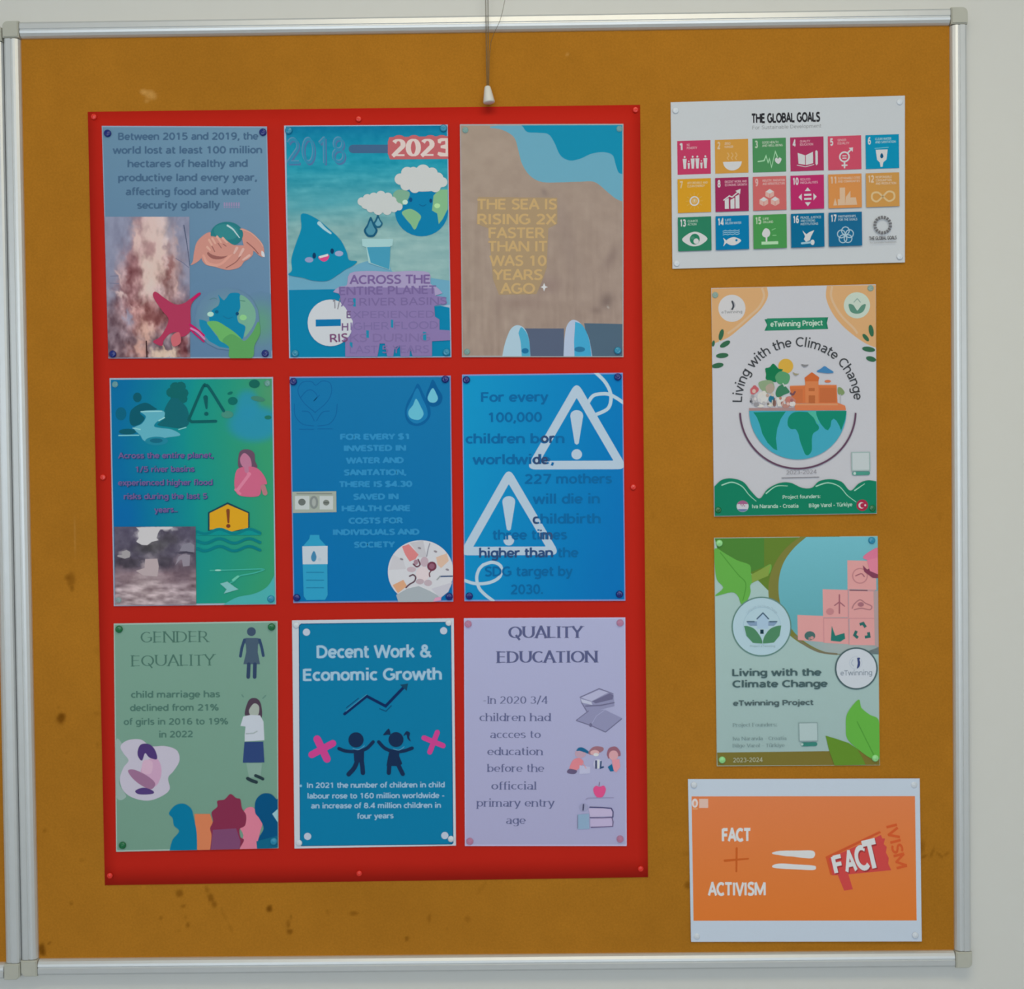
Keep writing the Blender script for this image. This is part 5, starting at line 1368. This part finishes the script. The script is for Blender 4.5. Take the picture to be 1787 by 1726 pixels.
with P.part('birds', Z11) as A:
    A.blob([(880, 205), (930, 215), (985, 215), (940, 245), (905, 240)], (124, 124, 130)); A.blob([(760, 320), (800, 338), (850, 345), (800, 368), (775, 350)], (150, 142, 120)); A.blob([(1100, 310), (1160, 270), (1210, 235), (1260, 265), (1340, 320), (1280, 335), (1200, 330)], (66, 122, 172))
with P.part('half_globe', Z11) as A:
    A.disc(832, 868, 690, 690, (64, 154, 180), n=64, a0=0, a1=180)
    g = (22, 126, 106)
    A.poly([(200, 890), (660, 880), (590, 980), (540, 1120), (520, 1260), (540, 1430), (490, 1410), (400, 1320), (330, 1200), (290, 1060), (250, 960)], g)
    A.blob([(730, 920), (800, 885), (930, 885), (1000, 900), (1060, 970), (1090, 1040), (1130, 1090), (1120, 1140), (1050, 1190), (1030, 1280), (1030, 1420), (990, 1490), (940, 1490), (900, 1400), (860, 1290), (840, 1200), (800, 1130), (740, 1130), (690, 1080), (690, 990)], g, 3)
    A.poly([(1090, 872), (1522, 868), (1500, 1000), (1445, 1150), (1420, 1080), (1380, 1010), (1340, 980), (1305, 1010), (1295, 1090), (1260, 1145), (1220, 1130), (1160, 1060), (1120, 990), (1095, 930)], g)
    A.poly([(960, 878), (1080, 872), (1110, 980), (1140, 1060), (1110, 1050), (1050, 960)], (74, 168, 150))
    A.ring(832, 868, 820, 26, (92, 66, 88), n=64, a0=2, a1=178)
with P.part('year_text') as A:
    A.text('2023-2024', 612, 1398, 824, 1392, 30, (134, 132, 142), 0.0); A.line([(580, 1422), (840, 1416)], 5, (96, 96, 106))
with P.part('link_label') as A:
    A.poly([(1066, 1240), (1198, 1238), (1200, 1372), (1068, 1374)], (150, 170, 172)); A.poly([(1074, 1248), (1190, 1246), (1192, 1364), (1076, 1366)], (182, 190, 196)); A.line([(1085, 1390), (1185, 1388)], 26, (72, 142, 130)); A.disc(1090, 1390, 10, 10, (180, 195, 195))
with P.part('green_wave') as A:
    top = catmull([(108, 1480), (160, 1435), (230, 1425), (310, 1450), (370, 1520), (425, 1565), (480, 1500), (560, 1458), (640, 1455), (720, 1490), (790, 1490), (840, 1445), (920, 1430), (1000, 1450), (1060, 1510), (1120, 1460), (1180, 1438), (1242, 1445)], False)
    A.poly(top + [(1243, 1668), (110, 1688)], (22, 118, 92))
    for p in ([(160, 1472), (230, 1452), (300, 1480), (350, 1540), (400, 1585)], [(470, 1530), (540, 1480), (620, 1478)], [(820, 1480), (900, 1456), (980, 1480), (1040, 1545), (1100, 1590)], [(1090, 1510), (1160, 1462)]): A.line(p, 9, (150, 196, 180), True, w1=4)
with P.part('founder_text') as A:
    wc = (176, 206, 196)
    A.text('Project founders:', 586, 1568, 850, 1562, 24, wc, 0.02); A.text('Iva Naranda - Croatia', 372, 1634, 696, 1630, 26, wc, 0.02); A.text('Bilge Varol - Türkiye', 770, 1628, 1074, 1620, 26, wc, 0.02)
with P.part('round_flag') as A:
    A.disc(1143, 1613, 40, 40, (160, 42, 72)); A.disc(1138, 1614, 22, 22, (215, 205, 212)); A.disc(1146, 1614, 17, 17, (160, 42, 72)); A.disc(1164, 1613, 7, 7, (215, 205, 212)); A.disc(1210, 1632, 12, 6, (90, 160, 140))
with P.part('round_flag') as A:
    A.disc(305, 1620, 42, 40, (188, 188, 200)); A.disc(305, 1618, 40, 38, (150, 90, 130), a0=200, a1=340); A.disc(305, 1622, 40, 36, (96, 112, 156), a0=30, a1=150)
    for k in range(4): A.rect(290 + 8 * k, 1606 + 8 * (k % 2), 297 + 8 * k, 1613 + 8 * (k % 2), (150, 80, 100))

# ================================================================== climate project cover (lower)
C12 = (1230, 920, 4.0625)
P = Poster('poster', 'pale grey-green project cover with big leaves and pink cubes in a blue circle', C12, [(65, 75), (1225, 62), (1240, 1688), (85, 1695)], FH, M['ink_lam'], sheet_rgb=(150, 160, 150), lift=(.0006, .0006, .001, .0006))
with P.part('printed_background') as A:
    A.grid(P.bil([0, 1, 1, 0], [0, 0, 1, 1], 0.004), 8, 12, lambda x, y, u, v: mixc((152, 178, 178), (144, 166, 168), v + 0 * u))
    A.poly([(70, 82), (800, 70), (520, 520), (300, 300)], (90, 116, 46)); A.poly([(86, 1598), (890, 1588), (1238, 1560), (1238, 1686), (90, 1690)], (112, 102, 48))
    A.poly([(70, 80), (420, 76), (420, 280), (300, 330), (100, 200)], (70, 118, 52))
with P.part('round_photo') as A:
    A.disc(980, 445, 530, 460, (112, 112, 56), a0=40, a1=262, n=60)
    def cloth(x, y, u, v):
        return splat(x, y, mixc((104, 168, 184), (84, 146, 158), v), [(1000, 850, 420, 110, 0, (150, 158, 160), .95, 3), (1220, 600, 60, 300, 0, (130, 125, 130), .6)])
    th = [(720, 70), (640, 140), (570, 230), (532, 330), (522, 440), (535, 540), (570, 640), (630, 740), (720, 820), (840, 880), (960, 900), (1100, 895), (1232, 850)]
    L_, R_ = np.array(catmull(th, False, 4)), None
    n = 16
    pts = []; cols = []; fs = []
    for (x, y) in L_:
        for k in range(n):
            pts.append((x + (1227 + (y - 70) * .008 - x) * k / (n - 1), y + (0 if y > 80 else -3 * k / n)))
    pts = np.array(pts); m = len(L_)
    fs = [(j * n + i, j * n + i + 1, (j + 1) * n + i + 1, (j + 1) * n + i) for j in range(m - 1) for i in range(n - 1)]
    A.add(pts, fs, cloth(pts[:, 0], pts[:, 1], pts[:, 0] * 0, (pts[:, 1] - 70) / 830))
    A.line([(640, 775), (720, 840), (820, 885), (935, 900)], 14, (112, 106, 88), True)
with P.part('pink_cubes') as A:
    pc = (206, 148, 150); pd = (186, 128, 134)
    for q in ([(1010, 235), (1212, 240), (1216, 445), (1012, 440)], [(835, 440), (1012, 445), (1014, 640), (838, 640)], [(1020, 450), (1200, 455), (1205, 645), (1022, 645)], [(656, 622), (840, 630), (842, 815), (660, 800)], [(842, 648), (1020, 648), (1022, 830), (846, 820)], [(1024, 650), (1214, 648), (1216, 838), (1026, 835)]): A.poly(q, pc)
    for l in ([(1012, 445), (1204, 450)], [(1014, 450), (1020, 830)], [(842, 645), (1204, 647)], [(842, 650), (844, 815)]): A.line(l, 7, pd)
    for q in ([(1196, 455), (1228, 450), (1230, 850), (1206, 840)],): A.poly(q, (160, 140, 144))
    A.line([(1030, 447), (1150, 449)], 9, (120, 80, 92))
with P.part('cube_symbols') as A:
    c = (150, 92, 104)
    A.ring(1100, 345, 52, 8, (176, 118, 124)); A.line([(1070, 345), (1110, 330), (1130, 350)], 8, c, True); A.line([(954, 480), (954, 610)], 10, c); A.line([(920, 555), (954, 530), (990, 560)], 8, c); A.disc(888, 598, 28, 24, (178, 120, 126))
    A.line([(1045, 575), (1060, 545), (1100, 515), (1140, 540), (1182, 560), (1170, 585), (1110, 575), (1060, 585)], 8, (160, 108, 116), True); A.disc(1106, 548, 22, 16, (150, 98, 110)); A.disc(745, 770, 38, 32, (66, 98, 98)); A.disc(760, 785, 12, 12, (180, 130, 130)); A.rect(735, 780, 748, 805, (150, 120, 120))
    A.poly([(893, 805), (900, 700), (925, 770), (990, 750), (995, 790), (960, 812)], (36, 108, 102))
    for p in ([(1098, 690), (1122, 682), (1140, 710)], [(1075, 735), (1062, 765), (1085, 785)], [(1135, 780), (1165, 775), (1160, 745)]): A.line(p, 20, (44, 96, 94), cap=False)
with P.part('finger_tip') as A:
    A.blob([(1228, 148), (1180, 165), (1130, 200), (1125, 222), (1170, 235), (1228, 225)], (196, 108, 138), 4); A.poly([(1120, 270), (1150, 300), (1180, 290), (1228, 330), (1228, 362), (1190, 360), (1130, 315)], (118, 58, 82)); A.poly([(1150, 235), (1227, 215), (1228, 335), (1170, 310)], (200, 118, 142))
with P.part('leaf_drawing') as A:
    A.blob([(72, 150), (150, 190), (230, 235), (320, 270), (330, 335), (380, 310), (468, 262), (450, 340), (330, 400), (325, 460), (300, 520), (260, 548), (235, 490), (190, 462), (72, 488), (130, 430), (85, 370), (70, 260)], (92, 156, 70), 4)
    A.line([(110, 180), (230, 330), (290, 400), (270, 520)], 6, (72, 134, 54), True); A.poly([(330, 335), (468, 262), (450, 345), (335, 395)], (120, 142, 66))
with P.part('leaf_drawing') as A:
    A.blob([(1090, 1222), (1110, 1280), (1170, 1330), (1232, 1366), (1238, 1500), (1238, 1640), (1180, 1640), (1080, 1570), (1010, 1500), (1000, 1420), (1010, 1320)], (92, 160, 66), 4); A.line([(1080, 1380), (1140, 1500), (1200, 1620)], 7, (74, 138, 54), True)
    A.poly([(856, 1478), (930, 1500), (1020, 1530), (1080, 1570), (1120, 1640), (1140, 1686), (920, 1689), (880, 1580)], (90, 128, 44))
with P.part('school_logo') as A:
    A.disc(402, 705, 212, 212, (88, 122, 118), n=56); A.disc(402, 705, 203, 203, (160, 184, 198), n=56); A.ring(405, 700, 132, 3, (138, 168, 186))
    A.poly([(300, 668), (510, 668), (510, 680), (490, 700), (320, 700), (300, 680)], (118, 140, 170)); A.poly([(370, 650), (410, 610), (450, 650), (450, 720), (370, 720)], (152, 176, 200)); A.line([(370, 650), (412, 608), (452, 650)], 9, (66, 88, 112)); A.line([(300, 670), (350, 670)], 9, (72, 96, 116)); A.line([(460, 670), (510, 670)], 9, (72, 96, 116))
    A.poly([(278, 700)] + catmull([(300, 700), (350, 720), (390, 770), (408, 808)], False) + [(408, 826), (340, 820), (295, 770)], (72, 122, 92)); A.poly([(542, 698)] + catmull([(520, 698), (465, 720), (425, 770), (412, 808)], False) + [(412, 826), (490, 818), (530, 770)], (72, 122, 92))
    A.rect(393, 726, 417, 756, (22, 50, 62)); A.text('Project eTwinning', 320, 850, 498, 850, 14, (120, 144, 148), 0.0)
    A.text('Living with the Climate Change', 0, 0, 0, 0, 16, (140, 162, 176), 0.0, arc=(405, 700, 132, 140, 40))
with P.part('twinning_logo') as A:
    A.disc(1074, 1002, 152, 150, (70, 90, 96), n=56); A.disc(1074, 1002, 141, 139, (190, 196, 208), n=56)
    A.ring(1070, 962, 44, 4, (168, 176, 192)); A.blob([(1080, 925), (1100, 950), (1098, 985), (1078, 1002), (1084, 965)], (52, 64, 112)); A.disc(1092, 932, 9, 8, (52, 64, 112)); A.line([(1050, 940), (1040, 965), (1056, 985)], 5, (150, 160, 180), True)
    A.text('eTwinning', 962, 1052, 1186, 1048, 36, (120, 130, 146), 0.01)
with P.part('heading') as A:
    dk = (66, 88, 92)
    A.text('Living with the', 194, 1055, 828, 1052, 48, dk, 0.035); A.text('Climate Change', 196, 1136, 872, 1132, 48, dk, 0.035); A.text('eTwinning Project', 200, 1266, 770, 1260, 36, (74, 92, 96), 0.035)
with P.part('founder_text') as A:
    gc = (116, 136, 140)
    A.text('Project Founders:', 198, 1416, 512, 1412, 26, gc, 0.0, True); A.text('Iva Naranda - Croatia', 198, 1512, 580, 1508, 25, gc, 0.0, True); A.text('Bilge Varol - Türkiye', 196, 1562, 566, 1558, 25, gc, 0.0, True)
    A.text('2023-2024', 200, 1668, 410, 1664, 32, (160, 160, 136), 0.02)
with P.part('link_label') as A:
    A.poly([(664, 1386), (800, 1384), (804, 1518), (668, 1520)], (124, 146, 150)); A.poly([(670, 1392), (794, 1390), (798, 1512), (674, 1514)], (160, 178, 182)); A.line([(695, 1540), (784, 1538)], 28, (52, 118, 110)); A.disc(690, 1540, 9, 9, (160, 180, 180))

# ================================================================== fact + activism
C13 = (1190, 1345, 4.061)
P = Poster('poster', 'orange landscape print in a white border reading FACT + ACTIVISM', C13, [(43, 60), (1685, 55), (1700, 1210), (65, 1213)], FH, M['ink_paper'], gain=1.05, sheet_rgb=(178, 188, 204), lift=(.0006, .0008, .0034, .001))
with P.part('orange_panel') as A:
    A.grid([(68, 182), (1652, 180), (1664, 1062), (82, 1064)], 10, 8, lambda x, y, u, v: mixc((204, 116, 74), (206, 112, 50), v + 0 * u))
with P.part('small_logo') as A:
    A.disc(92, 230, 22, 32, (208, 196, 200)); A.disc(92, 232, 9, 18, (214, 150, 120)); A.rect(122, 200, 186, 264, (212, 178, 168)); A.rect(76, 264, 112, 276, (214, 150, 110))
wt = (206, 206, 212)
with P.part('fact_heading') as A:
    A.text('FACT', 283, 500, 486, 498, 88, wt, 0.05)
with P.part('activism_heading') as A:
    A.text('ACTIVISM', 184, 884, 594, 882, 90, wt, 0.04)
with P.part('plus_sign') as A:
    br = (178, 84, 36)
    A.line([(388, 550), (386, 714)], 15, br, w1=12); A.line([(304, 638), (470, 624)], 17, br, w1=11)
with P.part('equals_sign') as A:
    A.poly(catmull([(642, 580), (700, 568), (820, 566), (920, 566), (944, 590), (925, 620), (860, 618), (780, 608), (740, 606), (690, 598), (650, 592)], True), wt); A.poly(catmull([(645, 670), (700, 658), (800, 664), (930, 672), (950, 688), (930, 704), (820, 700), (660, 690)], True), wt)
with P.part('megaphone') as A:
    A.poly([(1018, 610), (1400, 428), (1412, 440), (1040, 622), (1068, 742), (1052, 738)], (186, 78, 46))
    A.poly([(1040, 622), (1380, 470), (1410, 455), (1420, 480), (1440, 480), (1430, 520), (1452, 540), (1446, 580), (1466, 620), (1462, 660), (1484, 705), (1180, 735), (1212, 840), (1150, 850), (1105, 740), (1068, 742)], (184, 66, 66))
def on_line(A, s, x0, y0, x1, y1, cap, col, b):
    A.text(s, x0 + 6, y0 + 8, x1 + 6, y1 + 8, cap, (140, 48, 52), b + .01); A.text(s, x0, y0, x1, y1, cap, col, b)
with P.part('fact_word') as A:
    on_line(A, 'F', 1082, 728, 1150, 712, 118, wt, 0.05); on_line(A, 'A', 1160, 718, 1246, 704, 140, wt, 0.045); on_line(A, 'C', 1248, 712, 1336, 690, 168, wt, 0.04); on_line(A, 'T', 1318, 702, 1412, 680, 200, wt, 0.04)
with P.part('ivism_word') as A:
    A.text('IVISM', 1448, 392, 1524, 700, 76, (190, 82, 44), 0.03)

# ------------------------------------------------------------------ pins
def pin_material(name, rgb, clear=False):
    m = plain(name, alb(rgb), 0.22, spec=0.55, var=0.03, scale=200)
    if clear:
        m.node_tree.nodes['Principled BSDF'].inputs['Alpha'].default_value = 0.4
    return m


PM = {'blue': pin_material('blue_plastic', (12, 28, 104)), 'green': pin_material('green_plastic', (10, 92, 52)), 'red': pin_material('red_plastic', (196, 42, 32)), 'white': pin_material('white_pin_plastic', (182, 188, 198)),
      'clear': pin_material('clear_plastic', (120, 170, 172), True), 'teal': pin_material('teal_plastic', (30, 120, 155)), 'pink': pin_material('pink_plastic', (190, 120, 150), True), 'light green': pin_material('light_green_plastic', (128, 190, 124))}


def pin_mesh(nm, mat, r=0.0046):
    prof = [(0.0, 0.0), (r * .98, 0.0), (r, .0006), (r, .0012), (r * .93, .0018), (r * .78, .0024), (r * .60, .0027), (r * .48, .0026), (r * .36, .0028), (r * .18, .0033), (0.0, .0034)]
    n = 18; vs = []; fs = []
    for rr, hh in prof[1:-1]:
        vs += [(rr * math.cos(2 * math.pi * k / n), -hh, rr * math.sin(2 * math.pi * k / n)) for k in range(n)]
    for j in range(len(prof) - 3):
        fs += [(j * n + k, j * n + (k + 1) % n, (j + 1) * n + (k + 1) % n, (j + 1) * n + k) for k in range(n)]
    vs.append((0, -prof[-1][1], 0)); t = len(vs) - 1; j = len(prof) - 3
    fs += [(j * n + k, j * n + (k + 1) % n, t) for k in range(n)]
    fs.append(tuple(reversed(range(n))))
    me = mesh_of(nm, vs, fs, True); me.materials.append(mat)
    return me


PMESH = {k: pin_mesh('pushpin', m) for k, m in PM.items()}
T1 = [('top left', 'top right', 'bottom left', 'bottom right')][0]
PINS = [
    ('the lost-land poster', [('blue', 188, 233), ('blue', 459, 231), ('blue', 197, 618), ('blue', 463, 617)]),
    ('the 2018-2023 poster', [('teal', 504, 228), ('teal', 774, 224), ('teal', 515, 617), ('teal', 779, 615)]),
    ('the rising-sea poster', [('clear', 812, 227), ('clear', 1081, 225), ('clear', 815, 614), ('teal', 1078, 612)]),
    ('the river-flood poster', [('clear', 201, 671), ('clear', 467, 669), ('clear', 207, 1047), ('teal', 473, 1045)]),
    ('the water-money poster', [('blue', 512, 666), ('blue', 777, 662), ('blue', 518, 1043), ('blue', 784, 1041)]),
    ('the childbirth poster', [('blue', 814, 663), ('blue', 1078, 658), ('blue', 819, 1040), ('blue', 1081, 1037)]),
    ('the gender equality poster', [('green', 208, 1098), ('green', 474, 1094), ('green', 214, 1475), ('teal', 478, 1468)]),
    ('the decent work poster', [('white', 517, 1091), ('white', 783, 1087), ('white', 522, 1471), ('white', 787, 1464)]),
    ('the quality education poster', [('pink', 817, 1089), ('pink', 1082, 1087), ('pink', 820, 1468), ('pink', 1082, 1464)]),
]
PINS2 = [
    ('the goal-squares sheet', [('white', 1179, 193), ('white', 1570, 178), ('white', 1181, 460), ('white', 1570, 448)], [.0006, .001, .0008, .002]),
    ('the half-globe poster', [('clear', 1248, 515), ('clear', 1519, 503), ('green', 1253, 890), ('green', 1522, 887)], [.0004, .0006, .0008, .0012]),
    ('the pink-cubes cover', [('light green', 1255, 948), ('teal', 1521, 943), ('light green', 1260, 1326), ('light green', 1527, 1323)], [.0006, .0006, .0006, .001]),
    ('the FACT + ACTIVISM print', [('white', 1211, 1370), ('white', 1595, 1370), ('white', 1216, 1634), ('white', 1597, 1632)], [.0006, .0008, .001, .0034])]


def pin(col, x, y, h, label, size=1.0):
    o = bpy.data.objects.new('pushpin', PMESH[col])
    SC.collection.objects.link(o)
    o.location = world(x, y, h)
    o.scale = (size, size, size)
    o.rotation_euler = (random.uniform(-.04, .04), random.uniform(0, 6), random.uniform(-.04, .04))
    if col == 'white' or col == 'clear': o.scale = (0.85, 0.6, 0.85)
    tag(o, label, 'pushpin', 'pushpins holding the posters')


for nm, lst in PINS:
    for (c, x, y), pos in zip(lst, T1):
        pin(c, x, y, PH + 0.0008, '%s pushpin in the %s corner of %s' % (c, pos, nm))
for nm, lst, lf in PINS2:
    for (c, x, y), pos, l in zip(lst, T1, lf):
        pin(c, x, y, FH + 0.0006 + l, '%s pushpin in the %s corner of %s' % (c, pos, nm), 0.95)
for x, y, pos in ((164, 204, 'in the top left corner of the red card'), (626, 208, 'in the middle of the top edge of the red card'), (1109, 192, 'in the top right corner of the red card'), (180, 833, 'halfway down the left edge of the red card'),
                  (1105, 850, 'halfway down the right edge of the red card'), (192, 1528, 'in the bottom left corner of the red card'), (627, 1524, 'in the middle of the bottom edge of the red card'), (1118, 1516, 'in the bottom right corner of the red card')):
    pin('red', x, y, RED_H + 0.0007, 'small red pushpin ' + pos, 0.8)

# ------------------------------------------------------------------ pull cord of the projection screen above
def tube(name, pts, r, mat, parent, seg=8):
    vs, fs = [], []
    P_ = [np.array(p, float) for p in pts]
    for i, p in enumerate(P_):
        d = P_[min(i + 1, len(P_) - 1)] - P_[max(i - 1, 0)]; d = d / np.linalg.norm(d)
        a = np.cross(d, [0, 1, 0]); a = a / np.linalg.norm(a); b = np.cross(d, a)
        for k in range(seg):
            t = 2 * math.pi * k / seg
            vs.append(p + r * (math.cos(t) * a + math.sin(t) * b))
    for i in range(len(P_) - 1):
        for k in range(seg):
            fs.append((i * seg + k, i * seg + (k + 1) % seg, (i + 1) * seg + (k + 1) % seg, (i + 1) * seg + k))
    fs.append(tuple(range(seg))); fs.append(tuple(reversed(range(len(vs) - seg, len(vs)))))
    return link(name, mesh_of(name, vs, fs, True), mat, parent)


CH = 0.024
b0, b1 = world(850.5, 150, CH), world(853.5, 179.5, CH)
root = empty('pull_cord', (b1[0], b1[1], b1[2]))
tag(root, 'thin pull cord with a white plastic weight hanging over the top of the board', 'cord')
top_z = R['z1'] - 0.002


def up(pxs, h=CH, r=0.0008, c='cord'):
    p = [world(x, y, h) for x, y in pxs]
    e = p[-1]
    d = (p[-1] - p[-2]); d = d / abs(d[2])
    p.append(np.array([e[0] + d[0] * .05, e[1], e[2] + .05]))
    p.append(np.array([p[-1][0], e[1], top_z - 0.03]))
    return tube('cord', p, r, M[c], root)


up([(850, 152), (849, 110), (848.5, 60), (847.5, 0)], CH)
up([(852, 152), (851.5, 110), (852, 60), (851.5, 0)], CH + 0.001)
up([(853, 150), (854, 100), (857, 72), (863, 56), (872, 38), (877, 20), (881, 0)], CH + 0.002, 0.0004)
hk = box_mesh('ceiling_hook', (b0[0] - 0.03, -CH - 0.012, top_z - 0.034), (b0[0] + 0.045, -CH + 0.012, R['z1'] - 0.0005))
link('ceiling_hook', hk, M['white_plastic'], root)


def weight():
    ax = b1 - b0; L = np.linalg.norm(ax); ax = ax / L
    sx = np.array([-ax[2], 0, ax[0]]); sx = -sx; sy = np.array([0, 1.0, 0])
    prof = [(0.0, .0012), (.0003, .0024), (.0012, .0036), (.0035, .0042), (L * .5, .0056), (L - .0016, .0072), (L - .0004, .0070), (L, .0062)]
    n = 20; vs, fs = [], []
    for t, r in prof:
        for k in range(n):
            a = 2 * math.pi * k / n
            vs.append(b0 + ax * t + r * (math.cos(a) * sx + math.sin(a) * sy))
    for j in range(len(prof) - 1):
        fs += [(j * n + k, j * n + (k + 1) % n, (j + 1) * n + (k + 1) % n, (j + 1) * n + k) for k in range(n)]
    fs.append(tuple(range(n))); fs.append(tuple(reversed(range(len(vs) - n, len(vs)))))
    me = mesh_of('cord_weight', vs, fs, True)
    bm = bmesh.new(); bm.from_mesh(me); bmesh.ops.recalc_face_normals(bm, faces=bm.faces); bm.to_mesh(me); bm.free()
    link('cord_weight', me, M['white_plastic'], root)


weight()

# the ceiling lamp above and in front of the board
lr = empty('ceiling_lamp', (0.15, -1.3, R['z1'] - 0.06))
tag(lr, 'flat rectangular ceiling lamp above the board', 'lamp')
link('lamp_housing', box_mesh('lamp_housing', (-0.45, -1.57, R['z1'] - 0.055), (0.75, -1.03, R['z1'] - 0.0005)), M['white_plastic'], lr)
